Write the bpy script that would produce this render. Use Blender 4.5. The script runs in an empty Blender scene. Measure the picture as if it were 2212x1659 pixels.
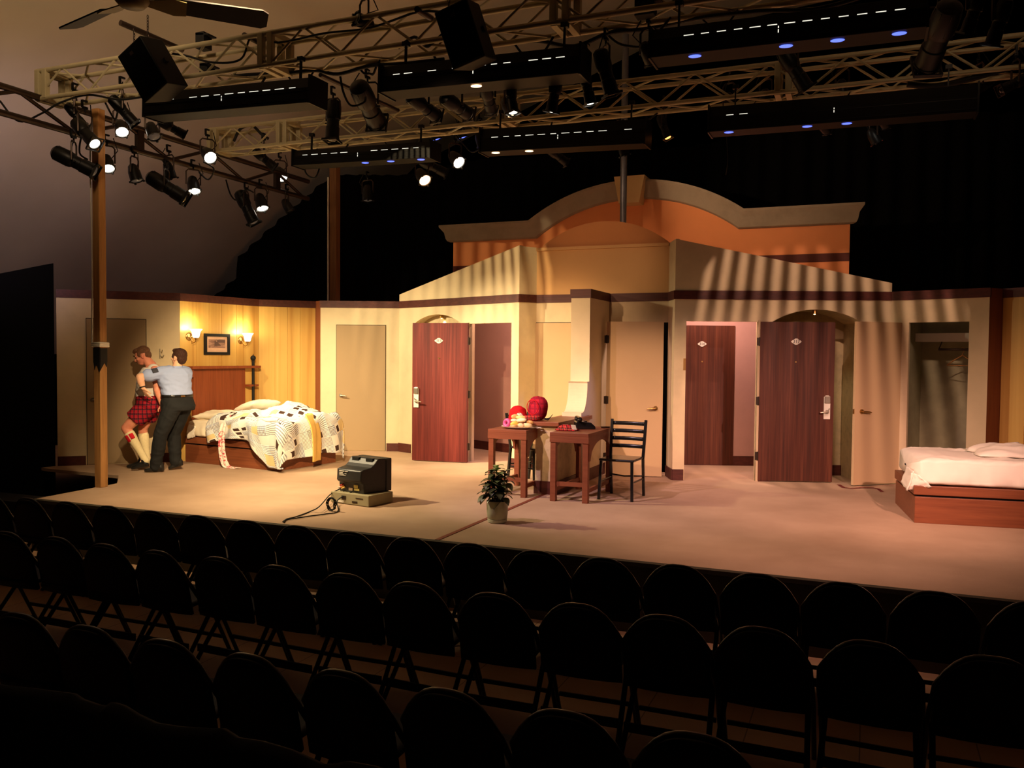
import bpy, bmesh, math, random
from mathutils import Vector, Matrix, Quaternion
from mathutils import noise as mnoise

R = math.radians
SC = bpy.context.scene
COL = SC.collection
rnd = random.Random(7)

# ------------------------------------------------------------------ camera
FPX, CXP, CYP = 1850.0, 1106.0, 829.5
YAW, PITCH, ROLL = R(22.6), R(2.06), 0.009
CAM = Vector((0.0, 0.0, 1.604))
_f0 = Vector((-math.sin(YAW), math.cos(YAW), 0)); _r0 = Vector((math.cos(YAW), math.sin(YAW), 0))
FW = _f0 * math.cos(PITCH) - Vector((0, 0, 1)) * math.sin(PITCH)
_u0 = _r0.cross(FW)
RT = _r0 * math.cos(ROLL) + _u0 * math.sin(ROLL)
UP = RT.cross(FW)
cam_data = bpy.data.cameras.new('camera')
cam_data.sensor_fit = 'HORIZONTAL'; cam_data.sensor_width = 36.0
cam_data.lens = FPX / 2212.0 * 36.0
cam_data.clip_start = 0.05; cam_data.clip_end = 200
cam = bpy.data.objects.new('camera', cam_data); COL.objects.link(cam)
cam.matrix_world = Matrix(((RT.x, UP.x, -FW.x, CAM.x), (RT.y, UP.y, -FW.y, CAM.y), (RT.z, UP.z, -FW.z, CAM.z), (0, 0, 0, 1)))
SC.camera = cam

# ------------------------------------------------------------------ world, exposure
world = bpy.data.worlds.new('world'); SC.world = world; world.use_nodes = True
world.node_tree.nodes['Background'].inputs[0].default_value = (0.30, 0.32, 0.40, 1)
world.node_tree.nodes['Background'].inputs[1].default_value = 0.0
SC.view_settings.view_transform = 'Standard'; SC.view_settings.look = 'None'
SC.view_settings.exposure = 1.5; SC.view_settings.gamma = 1.0
SC.view_settings.use_curve_mapping = False
SC.cycles.use_denoising = True
SC.cycles.sample_clamp_indirect = 4.0
SC.cycles.max_bounces = 8; SC.cycles.diffuse_bounces = 5

# ------------------------------------------------------------------ stage lamps (the rig's lamps, the house rail above the seats, and added fills)
def spot(name, pos, target, watts, color, angle=40, blend=0.6, radius=0.06):
    l = bpy.data.lights.new(name, 'SPOT'); l.energy = watts; l.color = color
    l.spot_size = R(angle); l.spot_blend = blend; l.shadow_soft_size = radius
    o = bpy.data.objects.new(name, l); COL.objects.link(o)
    o.location = pos
    o.rotation_euler = (Vector(target) - Vector(pos)).to_track_quat('-Z', 'Y').to_euler()
    return o
WARM = (1.0, 0.71, 0.39); AMBER = (1.0, 0.60, 0.35); PINK = (1.0, 0.53, 0.41); ORANGE = (1.0, 0.62, 0.36); STRAW = (1.0, 0.79, 0.47); LAV = (0.92, 0.58, 0.68)
LAMPS = [
    # name, position, target, watts, colour, cone, blend, radius
    ('lamp_bed_key', (-2.2, 2.6, 4.0), (-8.0, 10.0, 0.6), 1500, WARM, 26, 0.8, 0.05),
    ('lamp_bed_side', (-8.2, 8.1, 3.3), (-6.6, 11.6, 0.5), 420, STRAW, 70, 0.9, 0.06),
    ('lamp_left_door', (-7.9, 8.0, 3.3), (-4.4, 11.2, 0.9), 540, STRAW, 42, 0.9, 0.05),
    ('lamp_left_floor', (-8.0, 6.9, 3.5), (-4.2, 9.0, 0.0), 400, STRAW, 75, 0.95, 0.07),
    ('lamp_left_wash', (-6.0, 6.2, 3.45), (-6.6, 8.3, 0.0), 240, WARM, 84, 0.9, 0.06),
    ('lamp_center', (-4.8, 2.6, 4.0), (-4.2, 10.8, 0.9), 760, AMBER, 28, 0.9, 0.06),
    ('lamp_right_wash', (2.6, 2.6, 4.0), (-0.9, 11.0, 0.0), 900, PINK, 29, 0.9, 0.06),
    ('lamp_right_bed', (-1.0, 3.6, 4.0), (1.6, 10.2, 0.2), 400, PINK, 33, 0.9, 0.06),
    ('lamp_right_floor', (-0.4, 6.2, 3.5), (-0.6, 8.2, 0.0), 125, PINK, 80, 0.95, 0.06),
    ('lamp_right_cool', (-4.6, 6.2, 3.5), (-2.4, 9.6, 0.0), 170, LAV, 60, 0.95, 0.05),
    ('fill_center_top', (-3.4, 3.0, 3.9), (-3.4, 11.2, 2.95), 230, AMBER, 15, 0.9, 0.06),  # fill added to brighten the upper middle panel
    ('fill_tan_door', (-2.0, 6.3, 3.45), (-2.55, 11.0, 0.85), 170, AMBER, 26, 0.8, 0.05),  # fill added to lift the tan door out of the divider's shadow
    ('lamp_lavender', (0.9, 6.9, 3.9), (-3.3, 9.95, 1.1), 190, (0.70, 0.56, 1.0), 13, 0.9, 0.05),
    ('lamp_facade', (-4.2, 10.0, 4.15), (-1.7, 13.6, 4.15), 105, ORANGE, 44, 0.95, 0.04),
    ('fill_tent', (-6.0, 4.6, 5.3), (-9.2, 8.4, 6.6), 95, (1.0, 0.68, 0.40), 120, 1.0, 0.3),  # unseen fill added to brighten the left canvas in place of stage spill
    ('fill_tent_right', (0.6, 5.2, 5.4), (1.0, 10.5, 8.6), 46, (1.0, 0.66, 0.40), 120, 1.0, 0.3),  # second added uplight, so the right canvas is not black
    ('fill_tent_cool', (-9.4, 6.6, 3.0), (-13.0, 9.5, 3.9), 38, (0.90, 0.68, 0.84), 110, 1.0, 0.3),  # made-up lavender fill that tints the low left canvas
]
for a in LAMPS: spot(*a)
# ------------------------------------------------------------------ from a photo pixel to a point of the place
def ray(x, y): return FW + RT * ((x - CXP) / FPX) - UP * ((y - CYP) / FPX)
def at_z(x, y, z=0.0):
    d = ray(x, y); return CAM + d * ((z - CAM.z) / d.z)
def at_y(x, y, Y):
    d = ray(x, y); return CAM + d * ((Y - CAM.y) / d.y)
def at_x(x, y, X):
    d = ray(x, y); return CAM + d * ((X - CAM.x) / d.x)
def at_d(x, y, D): return CAM + ray(x, y) * D
def depth(p): return (Vector(p) - CAM).dot(FW)

# ------------------------------------------------------------------ objects
def tag(o, label=None, cat=None, group=None, kind=None):
    if label: o['label'] = label
    if cat: o['category'] = cat
    if group: o['group'] = group
    if kind: o['kind'] = kind
    return o
def thing(name, label, cat, loc=(0, 0, 0), rot=(0, 0, 0), group=None, kind=None):
    o = bpy.data.objects.new(name, None); COL.objects.link(o)
    o.empty_display_size = 0.1
    o.location = loc; o.rotation_euler = rot
    return tag(o, label, cat, group, kind)
def kids(o): return [c for c in bpy.data.objects if c.parent is o]
def dup(root, loc=None, rot=None, label=None, group=None):
    chs = CH[root.name] if root.name in CH else kids(root)
    r = root.copy(); COL.objects.link(r)
    if loc is not None: r.location = loc
    if rot is not None: r.rotation_euler = rot
    if label: r['label'] = label
    if group: r['group'] = group
    for ch in chs:
        c = ch.copy(); COL.objects.link(c); c.parent = r
        for g in (CH[ch.name] if ch.name in CH else []):
            d = g.copy(); COL.objects.link(d); d.parent = c
    return r
CH = {}

class MB:
    """collects shapes, then becomes one mesh object"""
    def __init__(s): s.v = []; s.f = []; s.m = Matrix.Identity(4); s.mi = []; s.cur = 0
    def xf(s, m): s.m = m; return s
    def add(s, vs, fs):
        b = len(s.v); m = s.m
        s.v += [tuple(m @ Vector(p)) for p in vs]
        s.f += [tuple(i + b for i in f) for f in fs]; s.mi += [s.cur] * len(fs)
        return s
    def box(s, lo, hi):
        x0, y0, z0 = lo; x1, y1, z1 = hi
        return s.add([(x0, y0, z0), (x1, y0, z0), (x1, y1, z0), (x0, y1, z0), (x0, y0, z1), (x1, y0, z1), (x1, y1, z1), (x0, y1, z1)],
                     [(0, 3, 2, 1), (4, 5, 6, 7), (0, 1, 5, 4), (1, 2, 6, 5), (2, 3, 7, 6), (3, 0, 4, 7)])
    def cbox(s, c, d): return s.box([c[i] - d[i] / 2 for i in range(3)], [c[i] + d[i] / 2 for i in range(3)])
    def bar(s, a, b, w, h, up=(0, 0, 1)):
        a = Vector(a); b = Vector(b); t = (b - a).normalized(); u = Vector(up)
        sd = t.cross(u)
        if sd.length < 1e-5: sd = t.cross(Vector((1, 0, 0)))
        sd.normalize(); n = sd.cross(t)
        vs = []
        for p in (a, b):
            for i, j in ((-1, -1), (1, -1), (1, 1), (-1, 1)): vs.append(p + sd * (w / 2 * i) + n * (h / 2 * j))
        return s.add(vs, [(0, 3, 2, 1), (4, 5, 6, 7), (0, 1, 5, 4), (1, 2, 6, 5), (2, 3, 7, 6), (3, 0, 4, 7)])
    def tube(s, pts, r, n=8, closed=False, cap=True):
        pts = [Vector(p) for p in pts]; N = len(pts)
        rs = r if isinstance(r, (list, tuple)) else [r] * N
        vs = []; nrm = None
        for i, p in enumerate(pts):
            if closed: t = pts[(i + 1) % N] - pts[i - 1]
            else: t = pts[min(i + 1, N - 1)] - pts[max(i - 1, 0)]
            t = t.normalized() if t.length > 1e-9 else Vector((0, 0, 1))
            if nrm is None:
                nrm = t.orthogonal().normalized()
            else:
                nrm = (nrm - t * nrm.dot(t))
                nrm = nrm.normalized() if nrm.length > 1e-6 else t.orthogonal().normalized()
            b = t.cross(nrm)
            for k in range(n):
                a = 2 * math.pi * k / n
                vs.append(p + (nrm * math.cos(a) + b * math.sin(a)) * rs[i])
        fs = []
        for i in range(N if closed else N - 1):
            j = (i + 1) % N
            for k in range(n):
                l = (k + 1) % n
                fs.append((i * n + k, i * n + l, j * n + l, j * n + k))
        if cap and not closed:
            fs.append(tuple(reversed(range(n)))); fs.append(tuple((N - 1) * n + k for k in range(n)))
        return s.add(vs, fs)
    def cyl(s, a, b, r0, r1=None, n=16): return s.tube([a, b], [r0, r0 if r1 is None else r1], n)
    def lathe(s, prof, n=24, capb=True, capt=True):
        """prof: (r, z) pairs; axis Z"""
        vs = []; fs = []
        for r, z in prof:
            for k in range(n):
                a = 2 * math.pi * k / n; vs.append((r * math.cos(a), r * math.sin(a), z))
        for i in range(len(prof) - 1):
            for k in range(n):
                l = (k + 1) % n; fs.append((i * n + k, i * n + l, (i + 1) * n + l, (i + 1) * n + k))
        if capb and prof[0][0] > 1e-6: fs.append(tuple(reversed(range(n))))
        if capt and prof[-1][0] > 1e-6: fs.append(tuple((len(prof) - 1) * n + k for k in range(n)))
        return s.add(vs, fs)
    def prism(s, poly, d0, d1, frame=None):
        """poly: 2D points (a,b); extruded from d0 to d1. frame(a,b,d)->point; default (a, d, b)"""
        fr = frame or (lambda a, b, d: (a, d, b)); n = len(poly)
        vs = [fr(a, b, d0) for a, b in poly] + [fr(a, b, d1) for a, b in poly]
        fs = [tuple(range(n)), tuple(reversed(range(n, 2 * n)))] + [(i, i + n, (i + 1) % n + n, (i + 1) % n) for i in range(n)]
        return s.add(vs, fs)
    def grid(s, fn, nu, nv, closeu=False):
        vs = [fn(i / nu if closeu else i / (nu - 1), j / (nv - 1)) for j in range(nv) for i in range(nu)]
        fs = []
        for j in range(nv - 1):
            for i in range(nu if closeu else nu - 1):
                k = (i + 1) % nu
                fs.append((j * nu + i, j * nu + k, (j + 1) * nu + k, (j + 1) * nu + i))
        return s.add(vs, fs)
    def ball(s, c, r, nu=16, nv=10):
        rr = r if isinstance(r, (list, tuple)) else (r, r, r)
        vs = [(c[0], c[1], c[2] - rr[2])]
        for j in range(1, nv):
            t = math.pi * j / nv - math.pi / 2
            for i in range(nu):
                a = 2 * math.pi * i / nu
                vs.append((c[0] + rr[0] * math.cos(t) * math.cos(a), c[1] + rr[1] * math.cos(t) * math.sin(a), c[2] + rr[2] * math.sin(t)))
        vs.append((c[0], c[1], c[2] + rr[2])); fs = []
        for i in range(nu): fs.append((0, 1 + (i + 1) % nu, 1 + i))
        for j in range(nv - 2):
            for i in range(nu):
                k = (i + 1) % nu; a = 1 + j * nu
                fs.append((a + i, a + k, a + nu + k, a + nu + i))
        t = 1 + (nv - 2) * nu
        for i in range(nu): fs.append((t + i, t + (i + 1) % nu, len(vs) - 1))
        return s.add(vs, fs)
    def build(s, name, m, parent=None, smooth=None, bevel=0, sub=0, solid=0, noorient=False):
        me = bpy.data.meshes.new(name); me.from_pydata(s.v, [], s.f)
        ms = m if isinstance(m, (list, tuple)) else [m]
        for x in ms: me.materials.append(x)
        if len(ms) > 1: me.polygons.foreach_set('material_index', s.mi)
        if not noorient:
            bm = bmesh.new(); bm.from_mesh(me); bmesh.ops.recalc_face_normals(bm, faces=bm.faces); bm.to_mesh(me); bm.free()
        if smooth is not None:
            me.shade_smooth()
            if smooth < 180: me.set_sharp_from_angle(angle=R(smooth))
        me.update()
        o = bpy.data.objects.new(name, me); COL.objects.link(o)
        if solid:
            q = o.modifiers.new('solidify', 'SOLIDIFY'); q.thickness = solid; q.offset = 0
        if bevel:
            q = o.modifiers.new('bevel', 'BEVEL'); q.width = bevel; q.segments = 2; q.limit_method = 'ANGLE'; q.angle_limit = R(40)
        if sub:
            q = o.modifiers.new('subsurf', 'SUBSURF'); q.levels = sub; q.render_levels = sub
        if parent is not None:
            o.parent = parent; CH.setdefault(parent.name, []).append(o)
        return o

def lookm(pos, direction, up=(0, 0, 1)):
    """local -Z looks along direction"""
    q = Vector(direction).to_track_quat('-Z', 'Y')
    return Matrix.Translation(pos) @ q.to_matrix().to_4x4()

# ------------------------------------------------------------------ materials
def lin(c):
    return tuple(((x / 12.92) if x <= 0.04045 else ((x + 0.055) / 1.055) ** 2.4) for x in c)
def hexc(r, g, b): return lin((r / 255, g / 255, b / 255))
class NT:
    def __init__(s, name):
        s.mat = bpy.data.materials.new(name); s.mat.use_nodes = True
        s.t = s.mat.node_tree; s.b = s.t.nodes['Principled BSDF']; s.n = s.t.nodes; s._co = None
    def node(s, typ, **kw):
        n = s.n.new(typ)
        for k, v in kw.items(): setattr(n, k, v)
        return n
    def link(s, a, b): s.t.links.new(a, b)
    def co(s, scale=(1, 1, 1), rot=(0, 0, 0), kind='Object'):
        t = s.node('ShaderNodeTexCoord'); m = s.node('ShaderNodeMapping')
        m.inputs['Scale'].default_value = scale; m.inputs['Rotation'].default_value = rot
        s.link(t.outputs[kind], m.inputs[0]); return m.outputs[0]
    def noise(s, co, scale, detail=4, rough=0.55, dist=0.0):
        n = s.node('ShaderNodeTexNoise'); n.inputs['Scale'].default_value = scale; n.inputs['Detail'].default_value = detail
        n.inputs['Roughness'].default_value = rough; n.inputs['Distortion'].default_value = dist
        s.link(co, n.inputs['Vector']); return n.outputs[0]
    def ramp(s, fac, stops, interp='LINEAR'):
        r = s.node('ShaderNodeValToRGB'); r.color_ramp.interpolation = interp
        e = r.color_ramp.elements
        while len(e) < len(stops): e.new(0.5)
        for i, (p, c) in enumerate(stops):
            e[i].position = p; e[i].color = (c[0], c[1], c[2], 1)
        s.link(fac, r.inputs[0]); return r.outputs[0]
    def mix(s, fac, a, b, mode='MIX'):
        m = s.node('ShaderNodeMix', data_type='RGBA', blend_type=mode)
        for sock, v in ((m.inputs[0], fac), (m.inputs[6], a), (m.inputs[7], b)):
            if isinstance(v, (int, float)): sock.default_value = v
            elif isinstance(v, tuple): sock.default_value = (v[0], v[1], v[2], 1)
            else: s.link(v, sock)
        return m.outputs[2]
    def math(s, op, a, b=0.0, c=0.0):
        m = s.node('ShaderNodeMath', operation=op)
        for i, v in enumerate((a, b, c)):
            if isinstance(v, (int, float)): m.inputs[i].default_value = v
            else: s.link(v, m.inputs[i])
        return m.outputs[0]
    def sep(s, co):
        n = s.node('ShaderNodeSeparateXYZ'); s.link(co, n.inputs[0]); return n.outputs
    def base(s, c, rough=0.6, spec=0.3, metal=0.0):
        if isinstance(c, tuple): s.b.inputs['Base Color'].default_value = (c[0], c[1], c[2], 1)
        else: s.link(c, s.b.inputs['Base Color'])
        s.b.inputs['Roughness'].default_value = rough; s.b.inputs['Specular IOR Level'].default_value = spec
        s.b.inputs['Metallic'].default_value = metal; return s
    def bump(s, h, strength=0.3, dist=0.01):
        n = s.node('ShaderNodeBump'); n.inputs['Strength'].default_value = strength; n.inputs['Distance'].default_value = dist
        s.link(h, n.inputs['Height']); s.link(n.outputs[0], s.b.inputs['Normal']); return s

def plain(name, c, rough=0.6, spec=0.3, metal=0.0, var=0.12, scale=6.0, bump=0.0):
    t = NT(name); co = t.co(); n = t.noise(co, scale)
    lo = tuple(x * (1 - var) for x in c); hi = tuple(min(1, x * (1 + var)) for x in c)
    t.base(t.ramp(n, [(0.3, lo), (0.7, hi)]), rough, spec, metal)
    if bump: t.bump(t.noise(t.co(), scale * 8), bump, 0.004)
    return t.mat
def woodm(name, c0, c1, rough=0.45, scale=2.0, axis='Z', spec=0.35):
    t = NT(name); sc = {'Z': (14, 14, 0.7), 'X': (0.7, 14, 14), 'Y': (14, 0.7, 14)}[axis]
    n = t.noise(t.co(sc), scale, 6, 0.6, 0.6)
    t.base(t.ramp(n, [(0.28, c0), (0.72, c1)]), rough, spec); t.bump(n, 0.06, 0.004); return t.mat
def emit(name, c, strength, base=(0.02, 0.02, 0.02)):
    t = NT(name); t.base(base, 0.3)
    n = t.noise(t.co(), 30)
    t.b.inputs['Emission Strength'].default_value = strength
    t.link(t.ramp(n, [(0.2, tuple(x * 0.8 for x in c)), (0.8, c)]), t.b.inputs['Emission Color']); return t.mat

M = {}
# painted flats: mottled sponge paint
def sponge(name, c, amount=0.10, sc=3.0):
    t = NT(name); co = t.co()
    a = t.noise(co, sc, 6, 0.62); b = t.noise(t.co((1, 1, 0.5)), 0.9, 3)
    f = t.math('ADD', t.math('MULTIPLY', a, 0.6), t.math('MULTIPLY', b, 0.4))
    lo = tuple(x * (1 - 1.8 * amount) for x in c); hi = tuple(min(1, x * (1 + amount)) for x in c)
    t.base(t.ramp(f, [(0.34, lo), (0.5, c), (0.66, hi)]), 0.75, 0.2)
    t.bump(t.noise(t.co(), 40, 3), 0.10, 0.004)
    return t.mat
M['cream'] = sponge('cream_paint', hexc(214, 196, 160), 0.07)
M['cream2'] = sponge('cream_paint_smooth', hexc(206, 182, 146), 0.03)
M['tan'] = sponge('tan_paint', hexc(212, 168, 114), 0.03, 1.5)
M['textured'] = sponge('textured_wall_paint', hexc(205, 188, 150), 0.16, 9)
M['mauve'] = sponge('mauve_paint', hexc(190, 150, 140), 0.04)
M['trim'] = woodm('brown_trim', hexc(66, 31, 27), hexc(92, 46, 38), 0.5, 2, 'X')
M['column'] = woodm('brown_post_paint', hexc(120, 66, 40), hexc(140, 80, 50), 0.55)
M['orange'] = sponge('orange_paint', hexc(222, 146, 94), 0.04, 1.2)
M['cornice'] = sponge('stone_grey_paint', hexc(150, 140, 122), 0.10, 5)
M['keystone'] = sponge('keystone_paint', hexc(205, 180, 130), 0.05, 4)
M['darkband'] = plain('dark_band_paint', hexc(80, 38, 30), 0.7)
M['dome'] = sponge('dome_paint', hexc(196, 134, 84), 0.04, 2)
def redwood(name, c0, c1, c2):
    t = NT(name); n = t.noise(t.co((22, 22, 0.55)), 1.6, 7, 0.65, 0.4); b = t.noise(t.co((7, 7, 0.5)), 0.9, 3)
    f = t.math('ADD', t.math('MULTIPLY', n, 0.6), t.math('MULTIPLY', b, 0.4))
    t.base(t.ramp(f, [(0.36, c0), (0.5, c1), (0.64, c2)]), 0.5, 0.3); return t.mat
M['reddoor'] = redwood('red_wood_door', hexc(72, 22, 19), hexc(98, 33, 28), hexc(120, 48, 40))
M['darkdoor'] = redwood('dark_wood_door', hexc(56, 26, 16), hexc(80, 38, 24), hexc(102, 56, 36))
M['tandoor'] = sponge('tan_door_paint', hexc(194, 166, 128), 0.025, 1.2)
M['tandoor_left'] = sponge('grey_tan_door_paint', hexc(160, 136, 104), 0.03, 1.0)
M['bedwood'] = woodm('bed_wood', hexc(108, 58, 36), hexc(138, 80, 50), 0.4, 2, 'X')
M['headwood'] = woodm('headboard_wood', hexc(120, 56, 28), hexc(150, 76, 42), 0.4, 2, 'Z')
def panelm():
    t = NT('wood_panelling')
    n = t.noise(t.co((7, 7, 0.22)), 1.0, 5, 0.55, 0.5); b = t.noise(t.co((3.2, 3.2, 0.01)), 1.3, 1)
    f = t.math('ADD', t.math('MULTIPLY', n, 0.55), t.math('MULTIPLY', b, 0.47))
    t.base(t.ramp(f, [(0.34, hexc(172, 120, 50)), (0.46, hexc(208, 162, 84)), (0.6, hexc(222, 182, 100)), (0.74, hexc(234, 202, 130))]), 0.45, 0.35)
    return t.mat
M['panelling'] = panelm()
def carpet():
    t = NT('stage_carpet'); co = t.co()
    a = t.noise(co, 260, 2); b = t.noise(co, 1.1, 4)
    f = t.math('ADD', t.math('MULTIPLY', a, 0.5), t.math('MULTIPLY', b, 0.5))
    t.base(t.ramp(f, [(0.3, hexc(160, 132, 108)), (0.7, hexc(200, 172, 146))]), 0.95, 0.05)
    t.bump(a, 0.5, 0.006); return t.mat
M['carpet'] = carpet()
M['stripe'] = plain('brown_floor_strip', hexc(120, 62, 44), 0.6)
M['fascia'] = plain('stage_front_paint', hexc(64, 58, 44), 0.8)
M['black'] = plain('black_paint', (0.010, 0.010, 0.010), 0.65, 0.25)
M['drape'] = plain('black_drape', (0.0022, 0.0022, 0.0024), 0.95, 0.05)
M['blackmetal'] = plain('black_metal', (0.0045, 0.0045, 0.0048), 0.42, 0.28)
M['chairblack'] = plain('black_chair_metal', (0.0035, 0.0037, 0.004), 0.5, 0.2)
M['gloss'] = plain('gloss_black', (0.012, 0.012, 0.012), 0.18, 0.5)
def tiles():
    t = NT('house_floor_tiles'); co = t.co()
    br = t.node('ShaderNodeTexBrick'); br.offset = 0.0
    br.inputs['Scale'].default_value = 1.0; br.inputs['Brick Width'].default_value = 0.6; br.inputs['Row Height'].default_value = 0.6
    br.inputs['Mortar Size'].default_value = 0.004
    br.inputs['Color1'].default_value = (*hexc(178, 142, 112), 1); br.inputs['Color2'].default_value = (*hexc(166, 132, 104), 1); br.inputs['Mortar'].default_value = (*hexc(90, 66, 50), 1)
    t.link(co, br.inputs['Vector'])
    t.base(t.mix(0.35, br.outputs[0], t.ramp(t.noise(co, 2), [(0.3, hexc(120, 90, 68)), (0.7, hexc(160, 128, 100))])), 0.6, 0.3)
    return t.mat
M['tiles'] = tiles()
def canvas():
    t = NT('tent_canvas'); co = t.co()
    t.base(t.ramp(t.noise(co, 0.5, 3), [(0.3, hexc(206, 196, 176)), (0.7, hexc(222, 212, 194))]), 0.9, 0.1); return t.mat
M['canvas'] = canvas()
M['truss'] = plain('truss_paint', hexc(176, 166, 132), 0.45, 0.4, 0.15, 0.08)
M['steel'] = plain('brushed_steel', hexc(190, 182, 165), 0.3, 0.5, 0.9, 0.05)
M['brass'] = plain('brass', hexc(176, 140, 84), 0.28, 0.5, 0.9, 0.06)
M['bronze'] = plain('dark_bronze', hexc(58, 46, 38), 0.4, 0.5, 0.6)
M['white'] = plain('white_enamel', hexc(226, 220, 206), 0.4, 0.4, 0, 0.03)
M['lumber'] = woodm('lumber_post', hexc(150, 106, 60), hexc(196, 146, 88), 0.7, 2.2)
M['lumberdark'] = woodm('lumber_post_dark', hexc(110, 74, 46), hexc(146, 102, 64), 0.7, 2.2)  # darker lumber tone for the rear post
M['pole'] = plain('pole_grey', hexc(110, 112, 120), 0.4, 0.5, 0.5)
M['table'] = woodm('table_wood_paint', hexc(124, 68, 46), hexc(142, 82, 56), 0.45, 2, 'X')
M['sheet'] = plain('bed_sheet', hexc(232, 220, 196), 0.85, 0.1, 0, 0.03)
M['sheet_white'] = plain('bed_sheet_white', hexc(236, 228, 214), 0.85, 0.1, 0, 0.03)
M['yellowcloth'] = plain('yellow_towel', hexc(222, 184, 104), 0.9, 0.1, 0, 0.05, 20)
# ================================================================== the setting
H0, BZ = 2.42, 2.31           # flat height and the lower edge of the brown band
class Wall:
    def __init__(s, A, B):
        s.A = Vector((A[0], A[1], 0)); s.B = Vector((B[0], B[1], 0)); s.t = (s.B - s.A); s.L = s.t.length; s.t.normalize()
        s.n = Vector((s.t.y, -s.t.x, 0))
    def p(s, a, z, off=0.0): return s.A + s.t * a + s.n * off + Vector((0, 0, z))
    def s_of(s, x, y):
        d = ray(x, y); k = (s.A - CAM).dot(s.n) / d.dot(s.n); return (CAM + d * k - s.A).dot(s.t)
    def z_of(s, x, y):
        d = ray(x, y); k = (s.A - CAM).dot(s.n) / d.dot(s.n); return (CAM + d * k).z
    def fr(s): return lambda a, b, d: s.p(a, b, d)
    def ang(s): return math.atan2(s.t.y, s.t.x)
    def slab(s, mb, a0, a1, z0, z1, o0, o1): return mb.prism([(a0, z0), (a1, z0), (a1, z1), (a0, z1)], o0, o1, s.fr())
def struct(name, mb, m, label=None, cat='wall', **kw):
    o = mb.build(name, m, **kw); return tag(o, label, cat, kind='structure')
def child(name, mb, m, parent, **kw):
    return mb.build(name, m, parent, **kw)
TRIMS = [0]
def trim(mb, label, m='trim', cat='trim'):
    TRIMS[0] += 1
    return struct('trim_%d' % TRIMS[0], mb, M[m], label, cat)

A0, A1, A2, A3 = (-10.25, 8.42), (-9.13, 9.52), (-8.95, 11.02), (-8.34, 11.68)
B0, B1 = (-8.16, 11.56), (-6.99, 12.05)
C0, C1 = (-6.99, 12.05), (-4.47, 10.97)
D0, D1 = (-4.31, 11.22), (-2.45, 11.22)
E0, E1 = (-2.29, 10.86), (0.25, 11.83)
G0, G1, G2 = (0.25, 11.83), (1.29, 11.43), (1.45, 11.62)
K1, K2 = (2.21, 11.02), (2.39, 9.52)

# ---- floors
q0, q1, q2, q3 = [at_z(*q) for q in ((60, 1080), (253, 1044), (256, 1027), (109, 1013))]
mb = MB(); mb.prism([(-12.5, q3.y + 0.5), (q3.x, q3.y), (q2.x, q2.y), (q1.x, q1.y), (q0.x, 6.47), (6.5, 6.47), (6.5, 15.5), (-12.5, 15.5)], -0.04, 0.0, lambda a, b, d: (a, b, d))
floor = struct('floor', mb, M['carpet'], 'beige carpeted stage floor', 'floor')
mb = MB(); mb.box((-14, -1.0, -0.6), (9, 15, -0.55))
struct('floor_house', mb, M['tiles'], 'dim tiled house floor under the rows of folding chairs', 'floor')
mb = MB(); mb.box((q0.x, 6.42, -0.55), (6.5, 6.47, -0.012))
struct('trim_front', mb, M['fascia'], 'dark painted front board of the stage below the carpet edge', 'stage front')
mb = MB(); mb.box((q0.x - 0.01, 6.41, -0.03), (6.5, 6.475, 0.002))
trim(mb, 'thin dark edge strip along the front of the stage', 'fascia')
mb = MB(); mb.prism([(-3.40, 6.475), (-3.355, 6.475), (-3.36, 9.1), (-3.405, 9.1)], 0.0, 0.004, lambda a, b, d: (a, b, d))
tag(mb.build('floor_strip', M['stripe']), 'brown strip across the carpet from the low wall to the stage front', 'floor strip')

# ---- left bedroom
W = Wall(A0, A1); WLP = W
mb = MB(); W.slab(mb, 0, W.L, 0, BZ, -0.05, 0)
struct('wall_left', mb, M['cream'], 'cream plaster flat at the left end of the set', 'wall')
mb = MB(); W.slab(mb, 0, W.L + 0.01, BZ, H0, -0.05, 0.012); trim(mb, 'brown top band over the left cream flat')
d1a, d1b = W.s_of(188, 850), W.s_of(316, 850)
mb = MB(); W.slab(mb, 0.0, d1a - 0.02, 0, 0.13, 0, 0.012); W.slab(mb, d1b + 0.02, W.L, 0, 0.13, 0, 0.012); trim(mb, 'brown baseboard beside the left door', cat='baseboard')

def lever(W, a, z, off, parent, m='brass', side=1, L=0.11):
    mb = MB(); P = lambda q, h, o: W.p(a + q, z + h, off + o)
    mb.tube([P(0, 0, 0), P(0, 0, 0.012)], [0.03, 0.028], 16)
    mb.tube([P(0, 0, 0.01), P(0, 0, 0.05)], 0.011, 10)
    mb.tube([P(0, 0, 0.048), P(side * 0.03, 0, 0.055), P(side * L * 0.7, -0.004, 0.055), P(side * L, -0.012, 0.048)], [0.011, 0.012, 0.010, 0.008], 10)
    return mb.build('door_handle', M[m], parent, smooth=60)
def flush_door(name, W, a0, a1, label, hside, hz, m='tandoor', top=2.03):
    mb = MB(); W.slab(mb, a0, a1, 0.012, top, 0.0, 0.014)
    o = struct(name, mb, M[m], label, 'door')
    mb = MB()
    g = 0.008
    W.slab(mb, a0 - g, a0, 0.0, top + g, 0.0, 0.004); W.slab(mb, a1, a1 + g, 0.0, top + g, 0.0, 0.004); W.slab(mb, a0, a1, top, top + g, 0.0, 0.004)
    mb.build('door_gap', M['black'], o)
    a = a0 + 0.07 if hside < 0 else a1 - 0.07
    lever(W, a, hz, 0.014, o, 'steel', 1 if hside < 0 else -1)
    return o
flush_door('door_1', W, d1a, d1b, 'plain tan door behind the wooden post at the far left', -1, W.z_of(195, 864), 'tandoor_left')

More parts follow.
